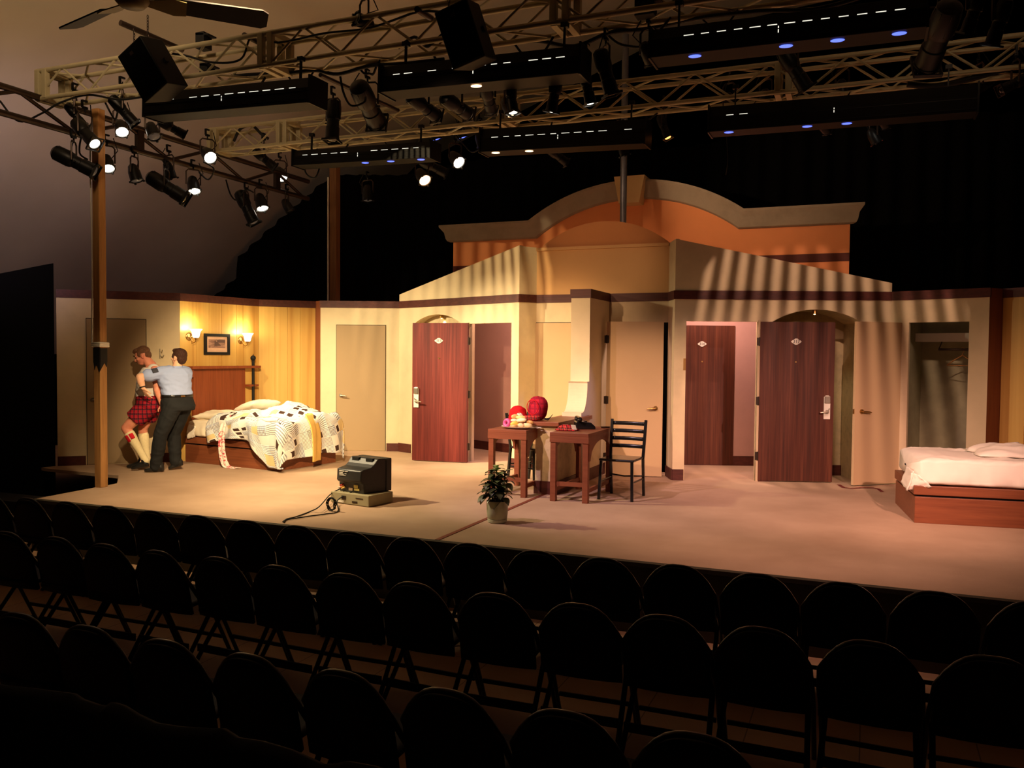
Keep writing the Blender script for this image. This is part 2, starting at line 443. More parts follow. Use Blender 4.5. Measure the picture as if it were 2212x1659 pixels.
W = Wall(A1, A2); WWD = W
def panelling(W, name, label, top=BZ, pitch=0.235):
    mb = MB(); n = max(1, int(round(W.L / pitch))); g = 0.007
    W.slab(mb, 0, W.L, 0, top, -0.05, -0.008)
    # boards of uneven width, each with a fine groove between
    cuts = [0]; r = random.Random(5)
    while cuts[-1] < W.L - 0.12: cuts.append(min(W.L, cuts[-1] + pitch * r.choice((0.55, 0.8, 1.0, 1.0, 1.25))))
    cuts[-1] = W.L
    for a, b in zip(cuts, cuts[1:]): W.slab(mb, a + g / 2, b - g / 2, 0, top, -0.008, 0)
    return struct(name, mb, M['panelling'], label, 'wall')
panelling(W, 'wall_left_wood', 'yellow wood panelled wall behind the bed with sconces')
mb = MB(); W.slab(mb, 0, W.L + 0.01, BZ, H0, -0.05, 0.012); trim(mb, 'brown top band over the left wood panelling')
W = Wall(A2, A3)
panelling(W, 'wall_left_wood_corner', 'short angled piece of yellow wood panelling past the bed', pitch=0.2)
mb = MB(); W.slab(mb, -0.01, W.L, BZ, H0, -0.05, 0.012); trim(mb, 'brown top band over the short angled panelling')
W = Wall(A3, B0)
mb = MB(); W.slab(mb, -0.02, W.L, 0, H0, -0.05, 0.0)
struct('wall_left_return', mb, M['column'], 'brown edge of the flat between panelling and narrow door', 'wall')

# ---- flat with the narrow door
W = Wall(B0, B1); WB = W
mb = MB(); W.slab(mb, 0, W.L, 0, BZ, -0.05, 0)
struct('wall_left_flat', mb, M['cream'], 'narrow cream flat holding a tan door, left of the red door', 'wall')
mb = MB(); W.slab(mb, -0.01, W.L, BZ, H0, -0.05, 0.012); trim(mb, 'brown top band over the flat with the narrow tan door')
b0, b1 = W.s_of(727, 850), W.s_of(832.5, 850)
mb = MB(); W.slab(mb, 0, b0 - 0.02, 0, 0.13, 0, 0.012); W.slab(mb, b1 + 0.02, W.L, 0, 0.13, 0, 0.012); trim(mb, 'brown baseboard beside the narrow tan door', cat='baseboard')
flush_door('door_2', W, b0, b1, 'narrow tan door with white lever right of the bed', -1, W.z_of(739, 854), 'tandoor_left')

# ---- the two gabled flats with an arched niche and a doorway each
def arch_pts(a0, a1, zs, zp, n=18):
    c = (a0 + a1) / 2; w = (a1 - a0) / 2; h = zp - zs; r = (w * w + h * h) / (2 * h); th = math.asin(w / r)
    return [(c + r * math.sin(-th + 2 * th * i / n), zp - r + r * math.cos(-th + 2 * th * i / n)) for i in range(n + 1)]
def gable(W, name, label, op, ni, zs, zp, ztop, nd=0.42):
    # op: doorway (a0,a1), ni: niche (a0,a1); ztop(a) gable line
    segs = sorted([(op[0], op[1], 'o'), (ni[0], ni[1], 'n')])
    # lower part piece by piece so the doorways stay open
    mb = MB(); cur = 0
    for a0, a1, k in segs:
        if a0 > cur: W.slab(mb, cur, a0, 0, BZ, -0.06, 0)
        if k == 'o': W.slab(mb, a0, a1, 2.03, BZ, -0.06, 0)
        else:
            ap = arch_pts(a0, a1, zs, zp)
            for (x0, y0), (x1, y1) in zip(ap, ap[1:]):
                mb.prism([(x0, y0), (x1, y1), (x1, BZ), (x0, BZ)], -0.06, 0, W.fr())
        cur = a1
    if cur < W.L: W.slab(mb, cur, W.L, 0, BZ, -0.06, 0)
    mb.prism([(0, BZ), (W.L, BZ), (W.L, ztop(W.L)), (0, ztop(0))], -0.06, 0, W.fr())
    o = struct(name, mb, M['cream'], label, 'wall')
    return o
def niche(W, ni, zs, zp, label, nd=0.42, name='wall_niche'):
    ap = [(ni[0], 0)] + arch_pts(ni[0], ni[1], zs, zp) + [(ni[1], 0)]
    mb = MB()
    ins = [(a, z) for a, z in ap]
    for (x0, y0), (x1, y1) in zip(ap, ap[1:]):
        cx = (ni[0] + ni[1]) / 2
        o = lambda x, y: (x + (-0.03 if x < cx - 1e-6 else 0.03), y + (0.03 if y > 0.01 else 0))
        mb.prism([(x0, y0), (x1, y1), o(x1, y1), o(x0, y0)], -nd, -0.055, W.fr())
    mb.prism([(ni[0] - 0.03, 0), (ni[1] + 0.03, 0), (ni[1] + 0.03, zp + 0.03), (ni[0] - 0.03, zp + 0.03)], -nd - 0.03, -nd, W.fr())
    return struct(name, mb, M['textured'], label, 'niche')

W = Wall(C0, C1); WC = W
opC = (W.s_of(1013, 800), W.s_of(1104, 800)); niC = (W.s_of(891, 700), W.s_of(998, 700))
zpC = W.z_of(945, 679)
gtop = lambda z0, z1, L: (lambda a: z0 + (z1 - z0) * a / L)
gable(W, 'wall_left_gable', 'cream gabled flat with red door, rising to the middle of the set', opC, niC, 2.03, zpC, gtop(2.53, 3.09, W.L))
mb = MB(); W.slab(mb, 0, W.L + 0.005, BZ, H0, 0, 0.014); trim(mb, 'brown band across the left gabled flat')
mb = MB()
for a, b in ((0, niC[0] - 0.02), (niC[1], opC[0] - 0.09), (opC[1] + 0.01, W.L)): W.slab(mb, a, b, 0, 0.14, 0, 0.014)
trim(mb, 'brown baseboard of the left gabled flat', cat='baseboard')
niche(W, niC, 2.03, zpC, 'arched niche above and behind the open red door', nd=0.16)
mb = MB(); f = 0.05
W.slab(mb, opC[0] - f, opC[0], 0, 2.05, -0.11, 0.012); 
oj = struct('trim_doorway_left', mb, M['cream2'], 'pale door jamb between the open red door and the hall', 'door jamb')

W = Wall(E0, E1); WE = W
opE = (W.s_of(1481, 800), W.s_of(1636, 800)); niE = (W.s_of(1668, 693), W.s_of(1862, 693))
zpE = W.z_of(1762, 668.5)
gable(W, 'wall_right_gable', 'cream gabled flat crossed by barred shadows, right of the middle', opE, niE, 2.03, zpE, gtop(3.07, 2.53, W.L))
mb = MB(); W.slab(mb, -0.005, W.L, BZ, H0, 0, 0.014); trim(mb, 'brown band across the right gabled flat')
mb = MB()
for a, b in ((0, opE[0] - 0.01), (opE[1] + 0.03, niE[0]), (niE[1], W.L)): W.slab(mb, a, b, 0, 0.14, 0, 0.014)
trim(mb, 'brown baseboard of the right gabled flat', cat='baseboard')
niche(W, niE, 2.03, zpE, 'arched niche behind the dark open door on the right', nd=0.64)
mb = MB(); W.slab(mb, niE[0], niE[1], 0, 0.14, -0.639, -0.62); trim(mb, 'brown baseboard inside the right arched niche', cat='baseboard')
# small lamps in the crowns of the niches
for Wn, ni, zp, lb in ((WC, niC, zpC, 'small lamp under the arch above the red door'), (WE, niE, zpE, 'small lamp under the arch above the dark open door')):
    c = (ni[0] + ni[1]) / 2
    mb = MB(); mb.xf(Matrix.Translation(Wn.p(c, zp - 0.05, -0.10))); mb.lathe([(0.0, 0.05), (0.03, 0.05), (0.035, 0.0), (0.028, -0.005)], 16, False, False)
    o = tag(mb.build('niche_lamp', M['brass']), lb, 'lamp')
    mb = MB(); mb.xf(Matrix.Translation(Wn.p(c, zp - 0.045, -0.10))); mb.ball((0, 0, 0), 0.016, 10, 6)
    mb.build('bulb', emit('niche_bulb_glow', hexc(255, 214, 140), 6.0), o)
    l = bpy.data.lights.new('niche_light', 'SPOT'); l.energy = 5; l.color = STRAW; l.spot_size = R(80); l.spot_blend = 0.8; l.shadow_soft_size = 0.015
    lo = bpy.data.objects.new('niche_light', l); COL.objects.link(lo); lo.location = Wn.p(c, zp - 0.075, -0.12)
    lo.rotation_euler = (Wn.n * -0.25 + Vector((0, 0, -1))).to_track_quat('-Z', 'Y').to_euler()

# returns and the middle panel
W = Wall(C1, D0); mb = MB(); W.slab(mb, 0, W.L, 0, 3.08, -0.05, 0.0); struct('wall_center_left_return', mb, M['cream'], 'narrow cream return left of the middle panel', 'wall')
mb = MB(); W.slab(mb, 0, W.L, BZ, H0, 0, 0.014); trim(mb, 'brown band on the return left of the middle panel')
mb = MB(); W.slab(mb, 0, W.L, 0, 0.14, 0, 0.014); trim(mb, 'brown baseboard on the return left of the middle', cat='baseboard')
W = Wall(D1, E0); mb = MB(); W.slab(mb, 0, W.L, 0, 3.07, -0.05, 0.0); struct('wall_center_right_return', mb, M['cream'], 'narrow cream return right of the middle panel', 'wall')
mb = MB(); W.slab(mb, 0, W.L, BZ, H0, 0, 0.014); trim(mb, 'brown band on the return right of the middle panel')
mb = MB(); W.slab(mb, 0, W.L, 0, 0.14, 0, 0.014); trim(mb, 'brown baseboard on the return right of the middle', cat='baseboard')
W = Wall(D0, D1); WD = W
dl = (W.s_of(1155, 850), W.s_of(1262, 850)); dr = (W.s_of(1284, 850), W.s_of(1442, 850))
mb = MB(); W.slab(mb, 0, dr[0], 0, BZ, -0.05, 0); W.slab(mb, dr[0], dr[1], 2.03, BZ, -0.05, 0); W.slab(mb, dr[1], W.L, 0, BZ, -0.05, 0)
struct('wall_center', mb, M['cream'], 'lower middle panel of the set behind the divider', 'wall')
mb = MB(); W.slab(mb, 0, W.L, H0, 3.03, -0.05, 0)
struct('wall_center_upper', mb, M['tan'], 'plain tan upper middle panel under the dark dome', 'wall')
mb = MB(); W.slab(mb, 0, W.L, 3.03, 3.07, -0.05, 0.03); trim(mb, 'pale ledge along the top of the upper middle panel', 'tan')
mb = MB(); W.slab(mb, 0, W.L, BZ, H0, -0.05, 0.014); trim(mb, 'brown band across the middle panel')
flush_door('door_3', W, dl[0], dl[1], 'tan door left of the divider, partly hidden by the backpack', 1, 1.0)
# black masking added to keep the middle doorway dark
mb = MB(); mb.box((-3.45, 11.55, 0), (-2.50, 11.60, 2.3)); struct('wall_center_masking', mb, M['drape'], 'black masking that darkens the doorway behind the tan door right of the divider', 'drape')
# jamb board and open tan door right of the divider
j0, j1 = W.s_of(1283, 850), W.s_of(1305, 850)
mb = MB(); W.slab(mb, j0, j1, 0, 2.03, -0.04, 0.05)
jo = struct('trim_doorway_center', mb, M['cream2'], 'pale jamb board beside the tan door right of the divider', 'door jamb')
pa, pb = at_z(1307, 1027), at_z(1429, 1031.5)
W = Wall((pa.x, pa.y), (pb.x, pb.y)); WCD = W
mb = MB(); W.slab(mb, 0, W.L, 0.012, 2.03, -0.04, 0); 
o = struct('door_4', mb, M['tandoor'], 'open tan door right of the divider behind the black chair', 'door')
lever(W, W.s_of(1416, 882), W.z_of(1416, 882), 0.0, o, 'brass', -1)
def hinge_on(W, a, z, off, parent, m='bronze'):
    mb = MB(); mb.tube([W.p(a, z - 0.055, off), W.p(a, z + 0.055, off)], 0.009, 8); W.slab(mb, a - 0.03, a + 0.03, z - 0.05, z + 0.05, off - 0.008, off - 0.002)
    return mb.build('hinge', M[m], parent)
for z in (0.25, 1.0, 1.8): hinge_on(W, 0.0, z, 0.004, o)

# ---- red door and dark door, swung out flat towards their niches
def plate(W, a, z, off, parent, txt, w=0.13):
    mb = MB(); h = w * 0.30
    prof = [(-w / 2, 0), (-w / 2 + 0.008, 0.010), (-0.012, h), (0.012, h), (w / 2 - 0.008, 0.010), (w / 2, 0), (w / 2 - 0.008, -0.010), (0.012, -h), (-0.012, -h), (-w / 2 + 0.008, -0.010)]
    mb.prism([(a + x, z + y) for x, y in prof], off, off + 0.006, W.fr())
    pl = mb.build('number_plate', M['white'], parent)
    cu = bpy.data.curves.new('number', 'FONT'); cu.body = txt; cu.size = w * 0.44; cu.align_x = 'CENTER'; cu.align_y = 'CENTER'; cu.extrude = 0.001
    tmp = bpy.data.objects.new('number', cu); COL.objects.link(tmp)
    me = bpy.data.meshes.new_from_object(tmp.evaluated_get(bpy.context.evaluated_depsgraph_get())); bpy.data.objects.remove(tmp)
    me.materials.clear(); me.materials.append(M['blackmetal'])
    bmx = Matrix.Identity(4)
    for i in range(3): bmx[i][0] = W.t[i]; bmx[i][1] = (0, 0, 1)[i]; bmx[i][2] = W.n[i]; bmx[i][3] = W.p(a, z, off + 0.0065)[i]
    me.transform(bmx); me.name = 'number'
    o = bpy.data.objects.new('number', me); COL.objects.link(o); o.parent = pl; CH.setdefault(pl.name, []).append(o)
    return pl
def lockset(W, a, z, off, parent, side, m='steel'):
    mb = MB(); w, h = 0.078, 0.30
    mb.prism([(a - w / 2, z - h / 2), (a + w / 2, z - h / 2), (a + w / 2, z + h / 2 - 0.02), (a + w / 2 - 0.02, z + h / 2), (a - w / 2 + 0.02, z + h / 2), (a - w / 2, z + h / 2 - 0.02)], off, off + 0.016, W.fr())
    o = mb.build('lock_plate', M['white'], parent, bevel=0.003)
    mb = MB(); W.slab(mb, a - w / 2 + 0.004, a + w / 2 - 0.004, z + 0.052, z + h / 2 - 0.008, off + 0.014, off + 0.03); mb.build('card_reader', M['steel'], o, bevel=0.006)
    mb = MB(); P = lambda q, hh, oo: W.p(a + q, z + hh, off + oo)
    mb.tube([P(0, -0.055, 0.01), P(0, -0.055, 0.028)], [0.026, 0.024], 14); mb.tube([P(0, -0.055, 0.02), P(0, -0.055, 0.06)], 0.011, 10)
    mb.tube([P(0, -0.055, 0.058), P(side * 0.05, -0.057, 0.062), P(side * 0.095, -0.065, 0.056)], [0.012, 0.011, 0.009], 10)
    mb.tube([P(side * -0.02, -0.03, 0.02), P(side * -0.02, -0.012, 0.035)], 0.006, 8)
    mb.build('lever', M['steel'], o, smooth=60)
    return o
def peephole(W, a, z, off, parent):
    mb = MB(); mb.tube([W.p(a, z, off), W.p(a, z, off + 0.006)], 0.011, 12); return mb.build('peephole', M['brass'], parent)

hg = at_z(1009, 1000.5); fe = at_z(890, 995.5)
W = Wall((fe.x, fe.y), (hg.x, hg.y)); WRED = W
mb = MB(); W.slab(mb, 0, W.L, 0.012, 2.035, -0.045, 0)
o = struct('door_5', mb, M['reddoor'], 'reddish wooden hotel room door numbered 315, swung open', 'door')
plate(W, W.s_of(948, 736), W.z_of(948, 736), 0.0, o, '315'); peephole(W, W.s_of(948.5, 774), W.z_of(948.5, 774), 0.0, o)
lockset(W, W.s_of(899.5, 858), W.z_of(899.5, 858), 0.0, o, 1)
for y in (737, 852, 965): hinge_on(W, W.L + 0.012, W.z_of(1010, y), 0.0, o)

hg = at_z(1634, 1040); fe = at_z(1797, 1043)
W = Wall((hg.x, hg.y), (fe.x, fe.y)); WDK = W
mb = MB(); W.slab(mb, 0.015, W.L, 0.012, 2.03, -0.045, 0)
o = struct('door_6', mb, M['darkdoor'], 'dark brown wooden door numbered 317, swung open under the arch', 'door')
plate(W, W.s_of(1720, 738), W.z_of(1720, 738), 0.0, o, '317'); peephole(W, W.s_of(1719, 782), W.z_of(1719, 782), 0.0, o)
lockset(W, W.s_of(1786, 880), W.z_of(1786, 880), 0.0, o, -1)
for y in (738, 866, 985): hinge_on(W, 0.004, W.z_of(1637, y), 0.0, o)
mb = MB(); WE.slab(mb, opE[1], opE[1] + 0.03, 0, 2.05, -0.09, 0.012); struct('trim_doorway_right', mb, M['cream2'], 'thin pale jamb beside the dark open door', 'door jamb')
# strike plate on the left jamb of the right doorway
mb = MB(); a = WE.s_of(1478, 790); z = WE.z_of(1478, 787); WE.slab(mb, a - 0.012, a + 0.018, z - 0.075, z + 0.075, 0, 0.006)
tag(mb.build('strike_plate', M['brass']), 'brass strike plate on the wall left of the mauve hall', 'strike plate')

# ---- halls behind the two doorways
def hall(Wf, d, a0, a1, name, label):
    A = Wf.p(a0, 0, -d); B = Wf.p(a1, 0, -d); W = Wall((A.x, A.y), (B.x, B.y))
    mb = MB(); W.slab(mb, 0, W.L, 0, 2.6, -0.05, 0); struct(name, mb, M['mauve'], label, 'wall')
    mb = MB(); W.slab(mb, 0, W.L, 0, 0.14, 0, 0.014); trim(mb, 'brown baseboard in the ' + name[5:].replace('_', ' '), cat='baseboard')
    return W
WHL = hall(WC, 1.25, opC[0] - 2.0, opC[1] + 0.5, 'wall_left_hall', 'mauve hall wall seen through the doorway beside the red door')
WHR = hall(WE, 1.55, opE[0] - 0.9, opE[1] + 1.0, 'wall_right_hall', 'mauve hall wall seen through the right doorway')
a0, a1 = WHR.s_of(1470, 850), WHR.s_of(1585, 850)
mb = MB(); WHR.slab(mb, a1 - 0.86, a1, 0.01, 2.03, 0.0, 0.02)
o = struct('door_7', mb, M['darkdoor'], 'closed dark wooden door numbered 316 inside the mauve hall', 'door')
plate(WHR, WHR.s_of(1516, 743), WHR.z_of(1516, 743), 0.02, o, '316'); peephole(WHR, WHR.s_of(1516, 781), WHR.z_of(1516, 781), 0.02, o)

for Wh, Wf, op, pw in ((WHL, WC, opC, 14), (WHR, WE, opE, 17)):
    l = bpy.data.lights.new('hall_light', 'AREA'); l.energy = pw; l.color = (1.0, 0.62, 0.52); l.shape = 'DISK'; l.size = 0.3
    lo = bpy.data.objects.new('hall_light', l); COL.objects.link(lo); lo.location = Wf.p((op[0] + op[1]) / 2 + 0.1, 2.9, -0.75)
# ---- closet flat at the right
W = Wall(G0, G1); WG = W
cl = (W.s_of(1961, 800), W.s_of(2091, 800))
mb = MB(); W.slab(mb, 0, cl[0], 0, BZ, -0.05, 0); W.slab(mb, cl[0], cl[1], 2.03, BZ, -0.05, 0); W.slab(mb, cl[1], W.L, 0, BZ, -0.05, 0)
struct('wall_right_closet', mb, M['cream'], 'cream flat around the open closet at the right', 'wall')
mb = MB(); W.slab(mb, 0, W.L + 0.01, BZ, H0, -0.05, 0.014); trim(mb, 'brown band over the closet flat')
mb = MB(); W.slab(mb, cl[1] + 0.01, W.L, 0, 0.14, 0, 0.014); trim(mb, 'brown baseboard right of the closet', cat='baseboard')
mb = MB(); cd = 0.85
W.slab(mb, cl[0] - 0.12, cl[1] + 0.13, 0, 2.35, -cd - 0.04, -cd); W.slab(mb, cl[0] - 0.16, cl[0] - 0.12, 0, 2.35, -cd, -0.05); W.slab(mb, cl[1] + 0.13, cl[1] + 0.17, 0, 2.35, -cd, -0.05)
struct('wall_closet', mb, plain('closet_grey_green', hexc(150, 146, 116), 0.8), 'grey green inside walls of the closet', 'closet wall')
zsh = 1.80
mb = MB(); W.slab(mb, cl[0] - 0.119, cl[1] + 0.129, zsh, zsh + 0.11, -cd + 0.001, -cd + 0.26)
tag(mb.build('closet_shelf', M['white'], bevel=0.004), 'white shelf across the top of the open closet', 'shelf')
mb = MB(); mb.tube([W.p(cl[0] + 0.2, 1.70, -0.5), W.p(cl[1] + 0.129, 1.70, -0.5)], 0.016, 10)
mb.tube([W.p(cl[0] + 0.2, 1.70, -0.5), W.p(cl[0] + 0.2, 1.80, -0.62)], 0.008, 8)
tag(mb.build('closet_rod', M['bronze'], smooth=60), 'dark hanging rod under the closet shelf', 'rod')
def hanger(a, yaw, label):
    mb = MB(); z = 1.70; w = 0.20
    pts = [(0.0, z + 0.028), (0.018, z + 0.02), (0.022, z), (0.016, z - 0.03), (0, z - 0.055), (0, z - 0.075)]
    c = W.p(a, 0, -0.5); t = W.t * math.cos(yaw) + W.n * math.sin(yaw)
    P = lambda q, zz: c + t * q + Vector((0, 0, zz))
    mb.tube([P(-0.012, z + 0.014)] + [P(q, zz) for q, zz in pts], 0.004, 6)
    mb.tube([P(0, z - 0.07), P(w * 0.5, z - 0.13), P(w, z - 0.20)], 0.007, 6); mb.tube([P(0, z - 0.07), P(-w * 0.5, z - 0.13), P(-w, z - 0.20)], 0.007, 6)
    mb.tube([P(-w, z - 0.20), P(w, z - 0.20)], 0.005, 6)
    o = tag(mb.build('clothes_hanger', M['lumber'], smooth=60), label, 'hanger', 'hangers in the closet'); return o
hanger(W.s_of(2062, 800) - 0.06, 0.25, 'wooden hanger on the closet rod, facing out, seen whole')
hanger(W.s_of(2083, 800) - 0.02, 1.2, 'wooden hanger turned edge on beside the closet opening')
# open closet door
hg = at_z(1937, 1046); fe = at_z(1843, 1051)
W = Wall((fe.x, fe.y), (hg.x, hg.y)); WCL = W
mb = MB(); W.slab(mb, 0, W.L + 0.02, 0.015, 2.03, -0.04, 0)
o = struct('door_8', mb, M['tandoor'], 'open tan closet door crossed by barred shadows, beside the right bed', 'door')
lever(W, W.s_of(1861, 889), W.z_of(1861, 889), 0, o, 'brass', 1); 
mb = MB(); W.slab(mb, -0.004, 0.0, W.z_of(1845, 889) - 0.03, W.z_of(1845, 889) + 0.03, -0.032, -0.008); mb.build('latch', M['brass'], o)

W = Wall(G1, G2); mb = MB(); W.slab(mb, 0, W.L + 0.02, 0, H0, -0.05, 0); struct('wall_right_return', mb, M['column'], 'brown edge of the flat right of the closet', 'wall')
W = Wall(G2, K1); panelling(W, 'wall_right_wood', 'yellow wood panelling at the right edge behind the bed'); mb = MB(); W.slab(mb, 0, W.L, BZ, H0, -0.05, 0.012); trim(mb, 'brown band over the right wood panelling')
mb = MB(); mb.bar((W.p(0.06, 0.0, 0.012)), (W.p(0.06, 0.9, 0.012)), 0.03, 0.02)

# ---- divider wall between the two rooms
xl, xr = -3.50, -3.25
mb = MB(); mb.box((xl, 10.34, 0.14), (xr, 11.2, BZ))
# tall end and its curved foot
DT = 0.83                      # top of the low wall's board
YFT = at_x(1214, 899, -3.5).y  # where the curved foot ends
prof = [(10.34, DT), (YFT, DT), (YFT, DT + 0.045)]
wq = 10.27 - YFT - 0.04
for i in range(15):
    a = i / 14 * math.pi / 2
    prof.append((YFT + 0.04 + wq * math.sin(a), DT + 0.045 + 0.36 * (1 - math.cos(a))))
prof += [(10.255, DT + 0.425), (10.34, DT + 0.425)]
mb.prism(prof, xl, xr, lambda a, b, d: (d, a, b))
struct('wall_divider', mb, M['cream'], 'tall cream divider with a curved foot in the middle of the set', 'wall')
mb = MB(); mb.box((xl, 9.12, 0.14), (xr, 10.34, DT - 0.045)); struct('wall_divider_low', mb, M['textured'], 'low mottled divider wall behind the two tables', 'wall')
mb = MB(); mb.box((xl - 0.012, 10.33, BZ), (xr + 0.012, 11.2, H0)); trim(mb, 'brown band capping the tall divider')
mb = MB(); mb.box((xl - 0.012, 9.108, 0), (xr + 0.012, 11.2, 0.15)); trim(mb, 'brown baseboard around the low divider wall', cat='baseboard')
mb = MB(); mb.box((xl - 0.05, 9.06, DT - 0.045), (xr + 0.05, 10.33, DT))
tag(mb.build('divider_top', M['table'], bevel=0.004), 'dark wooden top board on the low divider wall', 'counter top', kind='structure')

# ---- dome panel between the gables and the big facade behind
mb = MB(); cx = (D0[0] + D1[0]) / 2; w = (D1[0] - D0[0]) / 2 + 0.02
YD = 11.225
pl = at_y(1166, 541, YD); pr = at_y(1449, 532, YD); pk = at_y(1343, 479, YD)
c = (pl.x + pr.x) / 2; w = (pr.x - pl.x) / 2; zb = 3.0; hh = pk.z - 3.04
mb.prism(arch_pts(c - w, c + w, 3.06, 3.06 + hh, 32)[::-1] + [(c - w, zb), (c + w, zb)], YD, YD + 0.05)
tag(mb.build('dome_panel', M['dome']), 'brown half round panel above the middle wall', 'set panel', kind='structure')
YF = 13.6
fl, frr = at_y(979, 580, YF).x, at_y(1834, 580, YF).x
zfl = at_y(979, 524, YF).z; zfr = at_y(1834, 484, YF).z
P2 = lambda x, y, Y=YF: (at_y(x, y, Y).x, at_y(x, y, Y).z)
lowl = P2(1160, 515)[0]; lowr = P2(1596, 492)[0]
zf = (zfl + zfr) / 2
zpk = P2(1380, 430)[1]; cxf = (lowl + lowr) / 2; wf = (lowr - lowl) / 2
arc = []
hA = zpk - zf; rA = (wf * wf + hA * hA) / (2 * hA); tA = math.asin(wf / rA)
for i in range(33):
    th = -tA + 2 * tA * i / 32; arc.append((cxf + rA * math.sin(th), zpk - rA + rA * math.cos(th)))
fac = thing('building_facade', 'large orange facade with arched grey cornice behind the set', 'facade', (cxf, YF, 0), kind=None)
mb = MB(); mb.prism([(fl - cxf, 2.0), (frr - cxf, 2.0), (frr - cxf, zf)] + [(a - cxf, b) for a, b in reversed(arc)] + [(fl - cxf, zf)], 0, 0.06)
mb.build('facade_panel', M['orange'], fac)
# cornice: a moulding that follows the line
line = [(fl - 0.02, zf)] + arc + [(frr + 0.02, zf)]
prof = [(-0.03, 0.0), (-0.07, 0.02), (-0.09, 0.06), (-0.11, 0.16), (-0.14, 0.20), (-0.18, 0.25), (-0.18, 0.285), (0.0, 0.285), (0.0, 0.0)]
mb = MB(); N = len(line); n2 = len(prof); vs = []
for i, (a, b) in enumerate(line):
    p0 = line[max(i - 1, 0)]; p1 = line[min(i + 1, N - 1)]
    if i in (0, N - 1): nx, nz = 0.0, 1.0
    else:
        d0 = Vector((a - p0[0], b - p0[1])).normalized(); d1 = Vector((p1[0] - a, p1[1] - b)).normalized()
        n0 = Vector((-d0.y, d0.x)); n1 = Vector((-d1.y, d1.x)); m_ = (n0 + n1).normalized(); k = 1 / max(0.5, m_.dot(n0)); nx, nz = m_.x * k, m_.y * k
    for o_, h_ in prof:
        ex = 0
        if i == 0: ex = o_
        if i == N - 1: ex = -o_
        vs.append((a - cxf + nx * h_ + ex, o_, b + nz * h_))
fs = []
for i in range(N - 1):
    for k in range(n2):
        l = (k + 1) % n2; fs.append((i * n2 + k, i * n2 + l, (i + 1) * n2 + l, (i + 1) * n2 + k))
fs += [tuple(range(n2)), tuple(reversed(range((N - 1) * n2, N * n2)))]
mb.add(vs, fs); mb.build('cornice', M['cornice'], fac, smooth=30)
kx0, kz0 = P2(1345, 446); kx1, kz1 = P2(1388, 443); kt = P2(1402, 385)
mb = MB(); kc = (P2(1337, 392)[0] + kt[0]) / 2; wt = (kt[0] - P2(1337, 392)[0]) / 2; wb_ = (kx1 - kx0) / 2
ks = [(kc - wb_ - cxf, kz0), (kc + wb_ - cxf, kz0), (kc + wt - cxf, kt[1]), (kc - wt - cxf, kt[1])]
mb.prism(ks, -0.30, 0.05); mb.build('keystone', M['keystone'], fac)
mb = MB(); zb0, zb1 = P2(1800, 565)[1], P2(1800, 547)[1]; mb.box((fl - cxf, -0.012, zb0), (frr - cxf, 0.0, zb1)); mb.build('dark_band', M['darkband'], fac)

# ---- drapes, tent, black wings
def drape(pts, z0, z1, name, label, fold=0.09, m='drape', zt=None):
    mb = MB(); segs = []
    for (a, b), (c_, d) in zip(pts, pts[1:]):
        L = math.hypot(c_ - a, d - b); n = max(2, int(L / 0.06))
        for i in range(n): segs.append((a + (c_ - a) * i / n, b + (d - b) * i / n, (d - b) / L, -(c_ - a) / L))
    segs.append((pts[-1][0], pts[-1][1], segs[-1][2], segs[-1][3]))
    nz = 6; k = len(segs)
    vs = []
    for j in range(nz + 1):
        for i, (x, y, nx, ny) in enumerate(segs):
            w = fold * math.sin(i * 0.06 / 0.34 * 2 * math.pi + 0.6 * math.sin(i * 0.21)) * (0.55 + 0.45 * (1 - j / nz))
            t = z1 if zt is None else zt(x, y)
            vs.append((x + nx * w, y + ny * w, z0 + (t - z0) * j / nz))
    fs = [(j * k + i, j * k + i + 1, (j + 1) * k + i + 1, (j + 1) * k + i) for j in range(nz) for i in range(k - 1)]
    mb.add(vs, fs); return struct(name, mb, M[m], label, 'drape', smooth=180)
YB = 15.0
ZT = [(-15.0, 1.7), (-12.8, 3.2), (-12.7, 3.65), (-11.7, 4.35), (-11.1, 4.75), (-10.3, 5.25), (-8.6, 5.12), (-7.0, 5.3), (-2.9, 5.21), (0.4, 5.62), (1.7, 5.32), (9.0, 5.1)]
def ztop(x, y):
    for (a, za), (b, zb_) in zip(ZT, ZT[1:]):
        if x <= b: return za + (zb_ - za) * max(0, (x - a)) / (b - a)
    return ZT[-1][1]
drape([(-14.8, YB), (8.5, YB), (9.0, 11.0)], -0.5, 5.9, 'wall_back', 'black drapes closing the back of the stage', zt=ztop)
# tall black flats of the wings
Ww = Wall((-10.75, 6.3), (-10.27, 8.40))
mb = MB(); za = 2.77; mb.prism([(0, -0.55), (Ww.L, -0.55), (Ww.L, za), (0, za - 0.62)], -0.10, 0, Ww.fr())
struct('wall_wing_left', mb, M['drape'], 'tall black flat at the far left of the stage', 'wall')
mb = MB(); mb.box((3.4, 9.0, 0), (3.46, 13.0, 5.2)); struct('wall_wing_right', mb, M['black'], 'tall black flat at the right behind the lighting rig', 'wall')
# black wing steps at the left
mb = MB(); mb.box((-10.5, 7.25, -0.02), (-7.83, 8.35, -0.0)) if False else None
q = [at_z(255, 1030), at_z(255, 1062), at_z(232, 1050), at_z(110, 1078), at_z(105, 1020)]
wing = thing('wing_steps', 'black steps and landing left of the stage beside the wooden post', 'steps', (-9.6, 7.02, -0.55))
mb = MB(); mb.box((-0.9, -0.50, 0.0), (0.85, -0.04, 0.20)); mb.build('step', M['black'], wing)
mb = MB(); mb.box((-0.9, -0.04, 0.0), (1.05, 0.36, 0.36)); mb.build('step', M['black'], wing)

